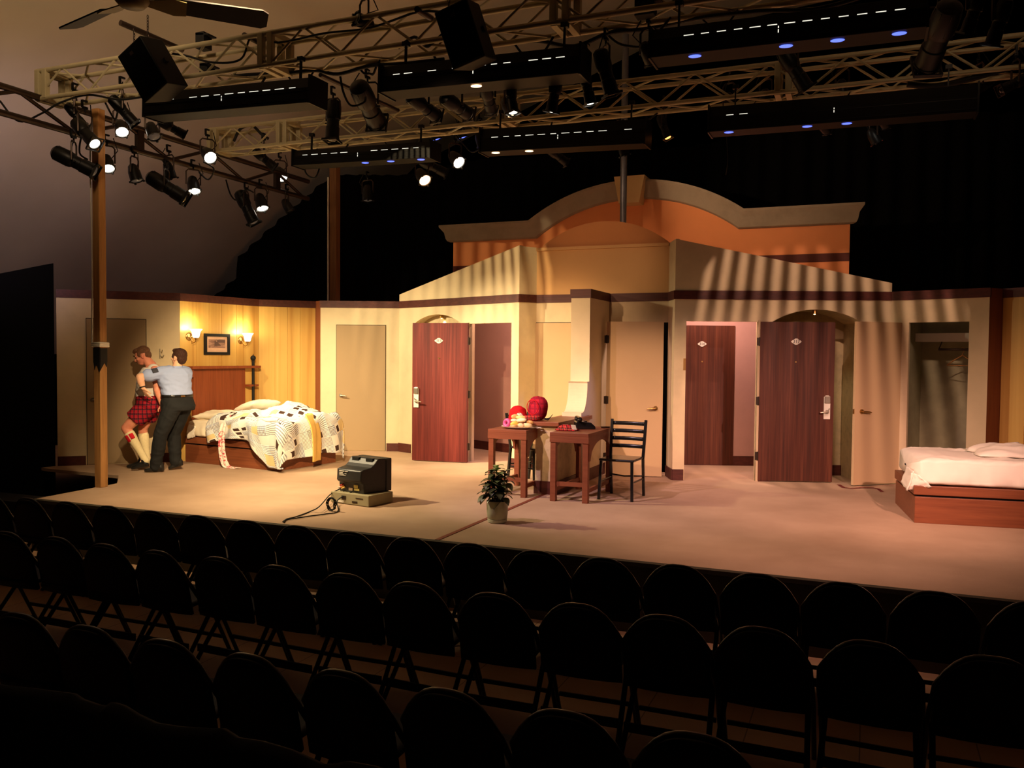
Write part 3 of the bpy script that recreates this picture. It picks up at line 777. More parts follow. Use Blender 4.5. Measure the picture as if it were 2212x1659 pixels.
# tent: canvas roof over stage and seats
mb = MB()
def tent(u, v):
    y = -3 + 21 * v
    # section across: eave at the far left, slope to the ridge, down again at the right
    sec = [(-15.5, 1.5), (-10.0, 6.0), (-4.0, 8.3), (4.0, 8.9), (12.0, 4.0)]
    t = u * (len(sec) - 1); i = min(int(t), len(sec) - 2); f = t - i
    x = sec[i][0] * (1 - f) + sec[i + 1][0] * f; z = sec[i][1] * (1 - f) + sec[i + 1][1] * f
    sag = 0.05 * math.sin(y * 2.1 + 0.5 * x) * (1 - u)
    return (x, y, z + sag)
mb.grid(tent, 65, 64)
struct('ceiling', mb, M['canvas'], 'pale canvas tent roof sloping down to the left', 'tent roof', smooth=180)
# ================================================================== furniture and props on the stage
def frame_at(x, y, z, yaw): return Matrix.Translation((x, y, z)) @ Matrix.Rotation(yaw, 4, 'Z')
def rot_thing(name, label, cat, x, y, z, yaw, **kw): return thing(name, label, cat, (x, y, z), (0, 0, yaw), **kw)
def set_uv(o, uvs):
    me = o.data; l = me.uv_layers.new(name='cloth'); 
    for lp in me.loops: l.data[lp.index].uv = uvs[lp.vertex_index]
def sm(a, b, x):
    t = max(0, min(1, (x - a) / (b - a))); return t * t * (3 - 2 * t)
def nz(x, y, z=0.0): return mnoise.noise(Vector((x, y, z)))
def ridg(x, y, z=0.0): return 1 - 2 * abs(nz(x, y, z))

# -- materials with patterns
def quilt():
    t = NT('patchwork_quilt'); tc = t.node('ShaderNodeTexCoord'); uv = tc.outputs['UV']
    x, y, _ = t.sep(uv)[:3]
    cx, cy = t.math('DIVIDE', x, 0.13), t.math('DIVIDE', y, 0.11)
    fx, fy = t.math('FRACT', cx), t.math('FRACT', cy)
    comb = t.node('ShaderNodeCombineXYZ'); t.link(t.math('FLOOR', cx), comb.inputs[0]); t.link(t.math('FLOOR', cy), comb.inputs[1])
    wn = t.node('ShaderNodeTexWhiteNoise'); wn.noise_dimensions = '2D'; t.link(comb.outputs[0], wn.inputs['Vector']); r = wn.outputs['Value']
    cream = hexc(220, 217, 210); white = hexc(236, 236, 234); brown = hexc(66, 48, 42); blue = hexc(84, 104, 136); tan = hexc(214, 190, 140)
    base = t.mix(t.math('GREATER_THAN', r, 0.5), cream, white)
    base = t.mix(t.math('MULTIPLY', t.math('GREATER_THAN', r, 0.30), t.math('LESS_THAN', r, 0.37)), base, tan)
    lx = t.math('GREATER_THAN', t.math('SINE', t.math('MULTIPLY', x, 2 * math.pi / 0.0185)), 0.35)
    ly = t.math('GREATER_THAN', t.math('SINE', t.math('MULTIPLY', y, 2 * math.pi / 0.0185)), 0.35)
    lb = t.math('GREATER_THAN', t.math('SINE', t.math('MULTIPLY', x, 2 * math.pi / 0.037)), -0.2)
    stripex = t.math('MULTIPLY', lx, t.math('GREATER_THAN', r, 0.62)); stripey = t.math('MULTIPLY', ly, t.math('MULTIPLY', t.math('GREATER_THAN', r, 0.42), t.math('LESS_THAN', r, 0.80)))
    grey = hexc(96, 86, 84); c = t.mix(t.math('MULTIPLY', stripey, 0.8), base, t.mix(lb, grey, blue)); c = t.mix(t.math('MULTIPLY', stripex, 0.85), c, t.mix(t.math('GREATER_THAN', fy, 0.6), brown, blue))
    ins = t.math('MULTIPLY', t.math('MULTIPLY', t.math('GREATER_THAN', fx, 0.18), t.math('LESS_THAN', fx, 0.82)), t.math('MULTIPLY', t.math('GREATER_THAN', fy, 0.2), t.math('LESS_THAN', fy, 0.85)))
    sq = t.math('MULTIPLY', ins, t.math('LESS_THAN', r, 0.21))
    c = t.mix(sq, c, brown)
    t.base(c, 0.9, 0.08); return t.mat
M['quilt'] = quilt()
def plaid(name, base, dark, line, sc=0.045, kind='Object'):
    t = NT(name); co = t.co(kind=kind); x, y, z = t.sep(co)[:3]
    def bands(v, w, th): return t.math('GREATER_THAN', t.math('SINE', t.math('MULTIPLY', v, 2 * math.pi / w)), th)
    hz = t.math('ADD', x, t.math('MULTIPLY', y, 0.6))
    a, b = bands(hz, sc, 0.45), bands(z, sc, 0.45); l1, l2 = bands(hz, sc / 2, 0.93), bands(z, sc / 2, 0.93)
    c = t.mix(t.math('MULTIPLY', a, 0.75), base, dark); c = t.mix(t.math('MULTIPLY', b, 0.75), c, dark); c = t.mix(t.math('MULTIPLY', t.math('MAXIMUM', l1, l2), 0.5), c, line)
    t.base(c, 0.85, 0.1); return t.mat
M['plaid'] = plaid('red_plaid', hexc(186, 32, 44), hexc(58, 20, 34), hexc(216, 160, 120))
M['plaid2'] = plaid('red_plaid_bag', hexc(176, 34, 54), hexc(134, 28, 50), hexc(120, 26, 50), 0.06)
M['redknit'] = plain('red_knit', hexc(200, 34, 40), 0.95, 0.05, 0, 0.1, 40, 0.3)
M['fluff'] = plain('white_fluff', hexc(238, 226, 206), 1.0, 0.05, 0, 0.06, 60, 0.8)

# -- beds
BEDL, BEDA = Vector((-7.25, 9.32, 0)), R(-7.0)
BEDR, BEDB = Vector((0.44, 9.10, 0)), R(7.0)
def bed(origin, yaw, label, flip, top, sheet, name='bed'):
    """local x runs from the foot (0) to the head; sgn -1: head to the left"""
    t = rot_thing(name, label, 'bed', origin.x, origin.y, 0, yaw)
    s = flip; X = lambda a: a * s
    def bx(mb, x0, x1, y0, y1, z0, z1): return mb.box((min(X(x0), X(x1)), y0, z0), (max(X(x0), X(x1)), y1, z1))
    L, Wd = 1.82 if flip < 0 else 1.90, 1.14
    mb = MB(); bx(mb, 0.0, L, 0.0, Wd, 0.0, 0.255); mb.build('base', M['bedwood'], t, bevel=0.004)
    mb = MB(); bx(mb, 0.015, L, 0.02, Wd - 0.02, 0.255, 0.275); mb.build('shadow_gap', M['black'], t)
    mb = MB(); bx(mb, -0.012, L, -0.012, Wd + 0.012, 0.275, 0.365); mb.build('rail', M['bedwood'], t, bevel=0.006)
    # mattress with soft edges and wrinkled sheet
    x0, x1, y0, y1, z0, z1 = 0.0, L - 0.03, 0.0, Wd, 0.366, top
    mb = MB()
    nu, nv = 96, 60
    def f(u, v):
        # closed cushion: v around the section, u along
        a = 2 * math.pi * u; ex = 0.22
        cx_ = abs(math.cos(a)) ** ex * (1 if math.cos(a) >= 0 else -1); cz_ = abs(math.sin(a)) ** ex * (1 if math.sin(a) >= 0 else -1)
        q = v * 2 - 1; k = (1 - abs(q) ** 14) ** 0.25 if abs(q) < 1 else 0
        k = 0.02 + 0.98 * k
        y = (y0 + y1) / 2 + cx_ * (y1 - y0) / 2 * (0.94 + 0.06 * k) * (1 if k > 0.3 else k / 0.3)
        z = (z0 + z1) / 2 + cz_ * (z1 - z0) / 2 * k
        x = x0 + (x1 - x0) * v
        w = 0.018 * ridg(x * 4 + y * 2, y * 5, z * 6) + 0.012 * ridg(x * 9 - y * 4, y * 8, z * 7) + 0.006 * nz(x * 13, y * 13, z * 9)
        if cz_ > 0.3: z += w * 0.8
        else:
            y += w * (1 if cx_ > 0 else -1)
        return (X(x), y, max(z, z0))
    mb.grid(f, nu, nv, closeu=True)
    mt = mb.build('mattress', M[sheet], t, smooth=180)
    return t
bl = bed(BEDL, BEDA, 'wooden platform bed on the left, piled with the patchwork quilt', -1, 0.60, 'sheet')
br = bed(BEDR, BEDB, 'wooden platform bed at the right edge with bare white sheet', 1, 0.62, 'sheet_white')
# loose sheet corners
def flap(parent, pts, name='sheet_corner', m='sheet_white'):
    mb = MB(); n = 10
    a, b, c, d = [Vector(p) for p in pts]
    def f(u, v):
        p = (a * (1 - u) + b * u) * (1 - v) + (d * (1 - u) + c * u) * v
        return p + Vector((0.012 * nz(u * 5, v * 4, 1), -0.02 * math.sin(v * math.pi) + 0.015 * nz(u * 6, v * 6, 3), 0.014 * nz(u * 4, v * 5, 7)))
    mb.grid(f, n, n); return mb.build(name, M[m], parent, smooth=180, solid=0.004)
flap(br, [(-0.01, 0.02, 0.50), (-0.02, 0.40, 0.50), (-0.075, 0.36, 0.34), (-0.06, 0.05, 0.30)])
flap(br, [(0.03, -0.012, 0.47), (-0.03, 0.05, 0.48), (-0.06, 0.06, 0.30), (0.14, -0.03, 0.36)])
flap(bl, [(-1.72, -0.02, 0.55), (-1.58, -0.015, 0.52), (-1.58, -0.03, 0.37), (-1.72, -0.05, 0.34)])

def bunched(label, M4, sx, sy, h, seed, m='sheet_white'):
    mb = MB(); mb.xf(M4)
    def f(u, v):
        a, b = u * 2 - 1, v * 2 - 1; e = max(0, 1 - abs(a) ** 2.5) * max(0, 1 - abs(b) ** 2.5)
        return (a * sx * (1 + 0.2 * nz(v * 3, seed)), b * sy * (1 + 0.25 * nz(u * 3, seed + 4)), 0.006 + h * e ** 0.5 * (0.35 + 0.9 * abs(ridg(u * 2.4 + seed, v * 2.6 + u))) + 0.012 * e * nz(u * 12, v * 12))
    mb.grid(f, 44, 34); return tag(mb.build('bunched_sheet', M[m], smooth=180, solid=0.006), label, 'sheet')
RB = frame_at(BEDR.x, BEDR.y, 0, BEDB)
bunched('bunched white sheet lying on the right bed by the photo edge', RB @ Matrix.Translation((1.12, 0.62, 0.634)), 0.50, 0.34, 0.09, 3.0)
# pillows
def pillow(label, M4, size, seed, name='pillow', m='sheet'):
    t = MB(); w, d, h = size
    def f(u, v):
        a = u * 2 - 1; b = (v * 2 - 1)
        return a, b
    n = 26
    top = []; 
    mb = MB(); mb.xf(M4)
    def surf(sgn):
        def g(u, v):
            a, b = u * 2 - 1, v * 2 - 1
            ed = max(0.0, (1 - abs(a) ** 2.6)) ** 0.5 * max(0.0, (1 - abs(b) ** 2.6)) ** 0.5
            pin = 1 - 0.10 * (1 - abs(b)) * (abs(a) ** 3)
            z = sgn * h / 2 * ed + 0.016 * ridg(a * 2 + seed, b * 2.4) * ed + 0.02 * nz(a * 1.4, b * 1.4, seed)
            return (a * w / 2 * (1 - 0.08 * (1 - abs(b) ** 2)) , b * d / 2 * (1 - 0.08 * (1 - abs(a) ** 2)), z)
        return g
    mb.grid(surf(1), n, n); mb.grid(surf(-1), n, n)
    o = mb.build(name, M[m], smooth=180)
    bm = bmesh.new(); bm.from_mesh(o.data); bmesh.ops.remove_doubles(bm, verts=bm.verts, dist=0.0015); bmesh.ops.recalc_face_normals(bm, faces=bm.faces); bm.to_mesh(o.data); bm.free()
    return tag(o, label, 'pillow', 'pillows on the left bed')
LB = frame_at(BEDL.x, BEDL.y, 0, BEDA)
pillow('flat cream pillow lying at the near side of the left bed head', LB @ Matrix.Translation((-1.50, 0.30, 0.665)) @ Matrix.Rotation(R(8), 4, 'Z') @ Matrix.Rotation(R(-5), 4, 'Y'), (0.46, 0.56, 0.13), 2.0)
pillow('plump cream pillow behind the flat one, against the headboard', LB @ Matrix.Translation((-1.30, 0.88, 0.77)) @ Matrix.Rotation(R(-10), 4, 'Z') @ Matrix.Rotation(R(-14), 4, 'Y'), (0.52, 0.52, 0.17), 7.0)

# quilt thrown over the foot of the left bed
def quilt_mesh():
    ns, nt_ = 150, 130; s0, s1, t0, t1 = -1.20, 0.50, -0.50, 1.24
    vs = []; uv = []; top = 0.625
    for j in range(nt_):
        for i in range(ns):
            s = s0 + (s1 - s0) * i / (ns - 1); t = t0 + (t1 - t0) * j / (nt_ - 1)
            # ragged outline
            s_ = s + 0.05 * nz(t * 2.2, 3.1) ; t_ = t + 0.09 * nz(s * 2.0, 8.3) + 0.10 * sm(-1.3, -0.9, s) * 0 + 0.05 * math.sin(s * 5.2)
            if t < 0: t_ = t * (0.62 + 0.30 * math.sin(s * 3.4 + 0.7) * 0.5 + 0.55 * sm(-0.45, -0.02, s)) 
            # lumps on top
            h = 0.05 * ridg(s * 2.6 + t * 1.2, t * 2.4, 1.7) + 0.03 * nz(s * 5, t * 5, 4) + 0.014 * ridg(s * 9, t * 7 + s * 4, 2)
            h += 0.17 * math.exp(-((s + 0.52) ** 2 / 0.07 + (t - 0.72) ** 2 / 0.10)) + 0.04 * math.exp(-((s + 0.95) ** 2 / 0.05 + (t - 0.40) ** 2 / 0.12))
            h += 0.04 * math.exp(-((s + 0.15) ** 2 / 0.05 + (t - 0.8) ** 2 / 0.1))
            x, y, z = s_, t_, top + max(-0.005, h + 0.03)
            ry, rx = 0.07, 0.07
            dy = max(0.0, 0.05 - y); dx = max(0.0, x - (-0.03))
            if y > 1.12: dy2 = y - 1.12; y = 1.12 + min(dy2, 0.05); z -= dy2 * 0.9
            ow = 0.035 * math.sin(s * 15 + 2 * nz(s * 3, t * 2)) + 0.03 * nz(s * 7, t * 3, 9)
            if dy > 0:
                a = min(dy / ry, math.pi / 2); y = 0.05 - ry * math.sin(a) * 1.3 - 0.02; drop = ry * (1 - math.cos(a)) + max(0, dy - ry * math.pi / 2)
                z = z - drop - (h * sm(0, 0.2, dy)); y -= (0.03 + ow) * sm(0.02, 0.18, dy) + 0.03
            if dx > 0:
                a = min(dx / rx, math.pi / 2); x = -0.03 + rx * math.sin(a) * 1.3 + 0.02; drop = rx * (1 - math.cos(a)) + max(0, dx - rx * math.pi / 2)
                ox = 0.035 * math.sin(t * 14 + 1.0) + 0.02 * nz(s * 4, t * 7, 5)
                z = z - drop - (h * sm(0, 0.2, dx)); x += (0.03 + ox) * sm(0.02, 0.18, dx) + 0.03
            z = max(z, 0.06)
            vs.append((x, y, z)); uv.append((s + 0.3 * t, t - 0.3 * s))
    fs = [(j * ns + i, j * ns + i + 1, (j + 1) * ns + i + 1, (j + 1) * ns + i) for j in range(nt_ - 1) for i in range(ns - 1)]
    mb = MB(); mb.xf(LB); mb.add(vs, fs)
    o = mb.build('quilt', M['quilt'], smooth=180, solid=0.02); set_uv(o, uv)
    return tag(o, 'rumpled patchwork quilt with brown squares thrown over the left bed', 'quilt')
quilt_mesh()
def ribbon(name, m, pts, w, label, cat, parent_m=None, wav=0.01, thick=0.006, side=(1, 0, 0)):
    mb = MB(); P = [Vector(p) for p in pts]; n = 60
    def along(t):
        t = t * (len(P) - 1); i = min(int(t), len(P) - 2); f = t - i
        p0, p1, p2, p3 = P[max(i - 1, 0)], P[i], P[i + 1], P[min(i + 2, len(P) - 1)]
        return 0.5 * ((2 * p1) + (p2 - p0) * f + (2 * p0 - 5 * p1 + 4 * p2 - p3) * f * f + (3 * p1 - p0 - 3 * p2 + p3) * f ** 3)
    sd = Vector(side).normalized()
    def f(u, v):
        ww = w(v) if callable(w) else w
        p = along(v) + sd * ((u - 0.5) * ww)
        return p + Vector((0, -1, 0.3)) * (wav * math.sin(u * 9 + v * 3) + wav * nz(u * 3, v * 6, 2))
    mb.grid(f, 14, n)
    if parent_m is not None: mb.v = [tuple(parent_m @ Vector(q)) for q in mb.v]
    return tag(mb.build(name, M[m], smooth=180, solid=thick), label, cat)
ribbon('towel', 'yellowcloth', [(-0.06, 0.75, 0.73), (0.0, 0.60, 0.735), (0.09, 0.52, 0.71), (0.20, 0.50, 0.55), (0.225, 0.50, 0.30), (0.22, 0.50, 0.10)], 0.26, 'yellow towel hanging over the foot of the left bed', 'towel', LB, 0.010, 0.008, (-0.35, 1, 0))
def scarfm():
    t = NT('printed_scarf'); n = t.noise(t.co((9, 9, 9)), 2.0, 5, 0.6, 1.5)
    t.base(t.ramp(n, [(0.40, hexc(196, 64, 84)), (0.47, hexc(236, 218, 206)), (0.60, hexc(240, 232, 220)), (0.66, hexc(150, 110, 120))]), 0.8, 0.1); return t.mat
M['scarf'] = scarfm()
ribbon('scarf', 'scarf', [(-0.95, 0.12, 0.74), (-0.93, 0.0, 0.70), (-0.92, -0.12, 0.55), (-0.91, -0.15, 0.30), (-0.88, -0.14, 0.10), (-0.80, -0.15, 0.020), (-0.60, -0.16, 0.016)], lambda v: 0.07 + 0.05 * v, 'pale pink printed scarf trailing from the bed to the carpet', 'scarf', LB, 0.006, 0.004, (1, 0.25, 0.2))

# headboard with shelves and a black post
WH = WWD
sa, sb, sc_, sd_ = WH.s_of(411, 840), WH.s_of(523, 840), WH.s_of(534, 830), WH.s_of(547, 792)
hb = thing('headboard', 'brown wooden headboard with side shelves and black post', 'headboard', WH.p((sa + sb) / 2, 0, 0.02), (0, 0, WH.ang()))
zt = WH.z_of(470, 793); c = (sa + sb) / 2
mb = MB(); mb.box((sa - c, -0.05, 0.0), (sb - c, -0.002, zt - 0.02)); mb.build('panel', M['headwood'], hb, bevel=0.004)
mb = MB(); mb.box((sa - c - 0.10, -0.15, zt - 0.02), (sd_ - c, -0.002, zt + 0.02)); mb.build('top_shelf', M['headwood'], hb, bevel=0.004)
mb = MB(); mb.box((sa - c - 0.08, -0.10, zt - 0.14), (sa - c - 0.04, -0.002, zt - 0.02)); mb.build('bracket', M['headwood'], hb)
for y in (832, 882):
    zz = WH.z_of(534, y); mb = MB(); mb.box((sb - c, -0.13, zz - 0.015), (sd_ - c - 0.03, -0.002, zz + 0.015)); mb.build('side_shelf', M['headwood'], hb)
mb = MB(); px = sc_ - c; ztop = WH.z_of(534, 778)
mb.cyl((px, -0.11, 0.0), (px, -0.11, ztop), 0.022, 0.022, 12); mb.build('post', M['black'], hb, smooth=50)
mb = MB(); mb.ball((px, -0.11, ztop + 0.035), 0.042, 14, 10); mb.cyl((px, -0.11, ztop + 0.06), (px, -0.11, ztop + 0.10), 0.012, 0.003, 10); mb.build('finial', M['black'], hb, smooth=60)

# sconces
glow = emit('sconce_glass_lit', hexc(255, 236, 200), 2.6, (0.8, 0.75, 0.65))
def sconce(xs, ys, xb, yb, label):
    s = WH.s_of(xb, yb); z = WH.z_of(xb, yb)
    t = thing('wall_sconce', label, 'wall lamp', WH.p(s, z, 0.0), (0, 0, WH.ang()), 'sconces above the headboard')
    mb = MB(); mb.xf(Matrix.Rotation(R(90), 4, 'X')); mb.lathe([(0.058, 0.0), (0.058, 0.008), (0.045, 0.02), (0.015, 0.028), (0.0, 0.03)], 24); mb.build('backplate', M['brass'], t, smooth=40)
    mb = MB(); mb.tube([(0, -0.02, 0), (0.0, -0.06, -0.06), (0.0, -0.10, -0.09), (0.0, -0.145, -0.07), (0.0, -0.15, -0.03)], 0.007, 8)
    mb.tube([(0, -0.06, -0.055), (0.0, -0.05, -0.10), (0.0, -0.085, -0.105)], 0.004, 6); mb.cyl((0, -0.15, -0.045), (0, -0.15, -0.015), 0.018, 0.026, 14); mb.build('arm', M['brass'], t, smooth=60)
    mb = MB(); mb.xf(Matrix.Translation((0, -0.15, -0.018)))
    mb.lathe([(0.030, 0.0), (0.044, 0.012), (0.052, 0.05), (0.062, 0.09), (0.088, 0.125), (0.083, 0.125), (0.058, 0.09), (0.048, 0.05), (0.04, 0.014), (0.0, 0.008)], 28, False, False); mb.build('lamp_shade', glow, t, smooth=60)
    l = bpy.data.lights.new('sconce_bulb', 'POINT'); l.energy = 3.2; l.color = (1.0, 0.78, 0.42); l.shadow_soft_size = 0.02
    lo = bpy.data.objects.new('sconce_bulb', l); COL.objects.link(lo); lo.location = WH.p(s, z + 0.125, 0.12)
sconce(418, 722, 408, 727, 'lit brass wall sconce with white glass, left of the picture')
sconce(532, 730, 520, 735, 'lit brass wall sconce with white glass, right of the picture')
# picture
a0, a1 = WH.s_of(439.5, 744), WH.s_of(494, 744); z0, z1 = WH.z_of(467, 766.5), WH.z_of(467, 721); c = (a0 + a1) / 2
pic = thing('framed_picture', 'small dark framed sepia print between the two sconces', 'picture', WH.p(c, z0, 0.002), (0, 0, WH.ang()))
w, h = (a1 - a0) / 2, z1 - z0; b = 0.042
mb = MB(); mb.box((-w, -0.03, 0), (w, 0, b)); mb.box((-w, -0.03, h - b), (w, 0, h)); mb.box((-w, -0.03, b), (-w + b, 0, h - b)); mb.box((w - b, -0.03, b), (w, 0, h - b)); mb.build('frame', M['black'], pic)
mb = MB(); mb.box((-w + b, -0.012, b), (w - b, -0.004, h - b)); mb.build('mat_board', plain('picture_mat', hexc(226, 186, 156), 0.8), pic)
def printm():
    t = NT('sepia_print'); n = t.noise(t.co((6, 6, 14)), 1.4, 6, 0.6, 1.0)
    t.base(t.ramp(n, [(0.3, hexc(110, 84, 74)), (0.5, hexc(160, 124, 108)), (0.7, hexc(198, 158, 138))]), 0.7, 0.2); return t.mat
pm = printm()
i2 = b + 0.04; mb = MB(); mb.box((-w + i2, -0.015, i2 + 0.02), (w - i2, -0.011, h - i2)); pr_ = mb.build('print', pm, pic)
mb = MB(); q = w - i2; mb.box((0.0, -0.0165, i2 + 0.10), (q * 0.96, -0.0149, h - i2 - 0.012)); mb.prism([(-q * 0.3, i2 + 0.13), (0.02, i2 + 0.10), (q * 0.5, i2 + 0.055), (-0.05, i2 + 0.05)], -0.0165, -0.0149); mb.build('barn_shape', plain('print_dark_shape', hexc(100, 78, 72), 0.7), pr_)
# coat hook on the left flat
s, z = WLP.s_of(346, 764), WLP.z_of(346, 764)
mb = MB(); P = lambda a, b, o: WLP.p(s + a, z + b, o)
mb.tube([P(0, 0.07, 0.008), P(0, -0.07, 0.008)], 0.010, 8); mb.tube([P(0, 0.03, 0.01), P(0.02, 0.02, 0.06), P(0.03, 0.055, 0.085)], 0.006, 6); mb.tube([P(0, -0.03, 0.01), P(0.03, -0.05, 0.06), P(0.05, -0.02, 0.08)], 0.006, 6)
tag(mb.build('wall_hook', M['steel'], smooth=60), 'small metal coat hook on the cream wall left of the panelling', 'hook')

# -- television on a grey box
tvp = at_z(762, 1090); TVY = R(-14)
box_ = rot_thing('player_box', 'flat grey metal box lying under the television', 'box', tvp.x, tvp.y + 0.16, 0, TVY + R(4))
mb = MB(); mb.box((-0.26, -0.19, 0.004), (0.28, 0.19, 0.118)); mb.build('case', plain('grey_box_paint', hexc(150, 142, 112), 0.5), box_, bevel=0.006)
mb = MB()
for lo_, hi_ in (((-0.10, -0.194, 0.05), (-0.04, -0.189, 0.09)), ((0.05, -0.194, 0.025), (0.12, -0.189, 0.045)), ((0.10, -0.194, 0.075), (0.20, -0.189, 0.083))): mb = MB(); mb.box(lo_, hi_); mb.build('rear_socket', M['bronze'], box_)
mb = MB(); mb.box((-0.16, -0.194, 0.015), (-0.07, -0.189, 0.035)); mb.build('label_sticker', M['white'], box_)
tv = rot_thing('television', 'small black tube television seen from behind on a grey box', 'television', tvp.x - 0.005, tvp.y + 0.20, 0.119, TVY)
prof = [(0.19, 0.0), (0.19, 0.345), (0.04, 0.355), (0.015, 0.345), (-0.03, 0.295), (-0.07, 0.268), (-0.17, 0.252), (-0.195, 0.24), (-0.195, 0.115), (-0.165, 0.10), (-0.16, 0.0)]
def tvw(y): return 0.215 if y > 0.10 else 0.215 - 0.035 * sm(0.10, -0.2, y) * 1.0
def tvx(y): 
    t = (0.10 - y) / 0.30; t = max(0, min(1, t)); return 0.215 - 0.032 * t
mb = MB(); n = len(prof)
vs = [(-tvx(y), y, z) for y, z in prof] + [(tvx(y), y, z) for y, z in prof]
mb.add(vs, [tuple(range(n)), tuple(reversed(range(n, 2 * n)))] + [(i, i + n, (i + 1) % n + n, (i + 1) % n) for i in range(n)])
plastic = plain('tv_black_plastic', (0.022, 0.022, 0.021), 0.42, 0.4, 0, 0.1, 40, 0.08)
mb.build('cabinet', plastic, tv, bevel=0.008)
mb = MB(); mb.box((-0.222, 0.13, -0.002), (0.222, 0.215, 0.352)); mb.build('front_bezel', plastic, tv, bevel=0.012)
mb = MB(); mb.box((-0.17, 0.2125, 0.05), (0.17, 0.218, 0.31)); mb.build('screen', plain('tube_glass', (0.03, 0.035, 0.035), 0.08, 0.6), tv, bevel=0.01)
mb = MB(); mb.box((-0.155, -0.01, 0.30), (-0.055, 0.04, 0.352)); mb.build('grip_recess', M['black'], tv); mb = MB(); mb.box((0.055, -0.01, 0.30), (0.155, 0.04, 0.352)); mb.build('grip_recess', M['black'], tv)
mb = MB()
def hump(u, v):
    a = (u - 0.5) * 2; x = a * 0.185; y = -0.195 - 0.018 * (1 - a * a); return (x, y + 0.008 * v, 0.125 + 0.12 * v)
mb.grid(hump, 17, 6); mb.build('rear_shell', plastic, tv, smooth=180, solid=0.006)
mb = MB()
for i, (x0, x1, z0) in enumerate([(-0.13, -0.05, 0.222), (-0.04, 0.0, 0.221), (-0.13, -0.075, 0.207), (-0.13, -0.07, 0.198), (-0.13, -0.06, 0.189), (-0.05, -0.02, 0.198), (-0.13, -0.03, 0.178)]):
    mb.box((x0, -0.2155, z0), (x1, -0.2125, z0 + (0.008 if i < 2 else 0.004)))
mb.build('rear_label', M['white'], tv)
mb = MB(); mb.box((-0.035, -0.170, 0.02), (0.025, -0.158, 0.05)); mb.build('socket_plate', M['steel'], tv)
mb = MB(); mb.box((0.045, -0.172, 0.055), (0.105, -0.159, 0.085)); mb.box((0.05, -0.172, 0.028), (0.125, -0.159, 0.052)); mb.build('yellow_sticker', plain('yellow_sticker', hexc(222, 206, 120), 0.6), tv)
for x, z, c_, nm in ((-0.125, 0.075, (210, 60, 40), 'red'), (-0.112, 0.058, (230, 130, 40), 'orange'), (-0.10, 0.045, (240, 210, 120), 'yellow'), (-0.15, 0.05, (230, 225, 215), 'white')):
    mb = MB(); mb.cyl((x, -0.16, z), (x - 0.012, -0.20, z - 0.012), 0.009, 0.007, 10); mb.build('plug', plain('plug_' + nm, hexc(*c_), 0.5), tv)
def cable(pts, r, label, name='cable', m='black', n=6, cat='cable', sub=6):
    P = [Vector(p) for p in pts]; out = []
    for i in range(len(P) - 1):
        p0, p1, p2, p3 = P[max(i - 1, 0)], P[i], P[i + 1], P[min(i + 2, len(P) - 1)]
        for k in range(sub):
            f = k / sub; out.append(0.5 * ((2 * p1) + (p2 - p0) * f + (2 * p0 - 5 * p1 + 4 * p2 - p3) * f * f + (3 * p1 - p0 - 3 * p2 + p3) * f ** 3))
    out.append(P[-1]); mb = MB(); mb.tube(out, r, n)
    return tag(mb.build(name, M[m], smooth=180), label, cat)
def zz(x, y, z=0.01): return at_z(x, y, z)
tvb = tv.matrix_basis if False else (Matrix.Translation(tv.location) @ Matrix.Rotation(TVY, 4, 'Z'))
cable([tvb @ Vector((-0.137, -0.20, 0.03)), tvb @ Vector((-0.20, -0.28, -0.03)), zz(690, 1094, 0.06), zz(672, 1104), zz(640, 1116), zz(620, 1121), zz(611, 1127)], 0.006, 'thin black cable running from the television to the stage edge, upper strand', 'television_cable')
cable([tvb @ Vector((0.03, -0.18, 0.01)), tvb @ Vector((-0.06, -0.30, -0.07)), zz(730, 1104), zz(706, 1110), zz(668, 1115), zz(640, 1119.5), zz(618, 1123), zz(613, 1128)], 0.006, 'thin black cable lying on the carpet in front of the television, lower strand', 'television_cable')
coil = []
cc = at_z(722, 1103) 
for i in range(46):
    a = i / 10 * 2 * math.pi
    coil.append(Vector((cc.x + (0.045 + 0.012 * math.sin(i * 1.7)) * math.cos(a), cc.y - 0.05 + 0.012 * math.sin(i * 0.9), 0.075 + (0.062 + 0.006 * math.cos(i * 2.1)) * math.sin(a) )))
cable(coil, 0.0055, 'bundled loop of cables hanging below the back of the television', 'cable_coil', sub=3)

# -- potted plant
pp = at_z(1074, 1128)
pl = thing('potted_plant', 'leafy dark green plant in a grey green ceramic pot', 'plant', (pp.x, pp.y, 0))
mb = MB(); mb.lathe([(0.082, 0.0), (0.092, 0.008), (0.094, 0.034), (0.088, 0.036), (0.0, 0.036)], 32); mb.build('saucer', plain('pot_glaze', hexc(176, 176, 146), 0.45, 0.4, 0, 0.1), pl, smooth=40)
mb = MB(); mb.lathe([(0.080, 0.030), (0.094, 0.045), (0.101, 0.10), (0.103, 0.206), (0.094, 0.206), (0.090, 0.17), (0.0, 0.165)], 36); mb.build('pot', bpy.data.materials['pot_glaze'], pl, smooth=40)
mb = MB(); mb.lathe([(0.0, 0.180), (0.07, 0.182), (0.089, 0.172)], 24, False, False); mb.build('soil', plain('potting_soil', hexc(96, 70, 44), 0.95), pl)
mb = MB(); mb.box((-0.055, -0.075, 0.175), (0.055, -0.06, 0.205)); mb.build('plant_tag', M['white'], pl)
stems = MB(); leaves = MB(); leaves.cur = 0; r = random.Random(11)
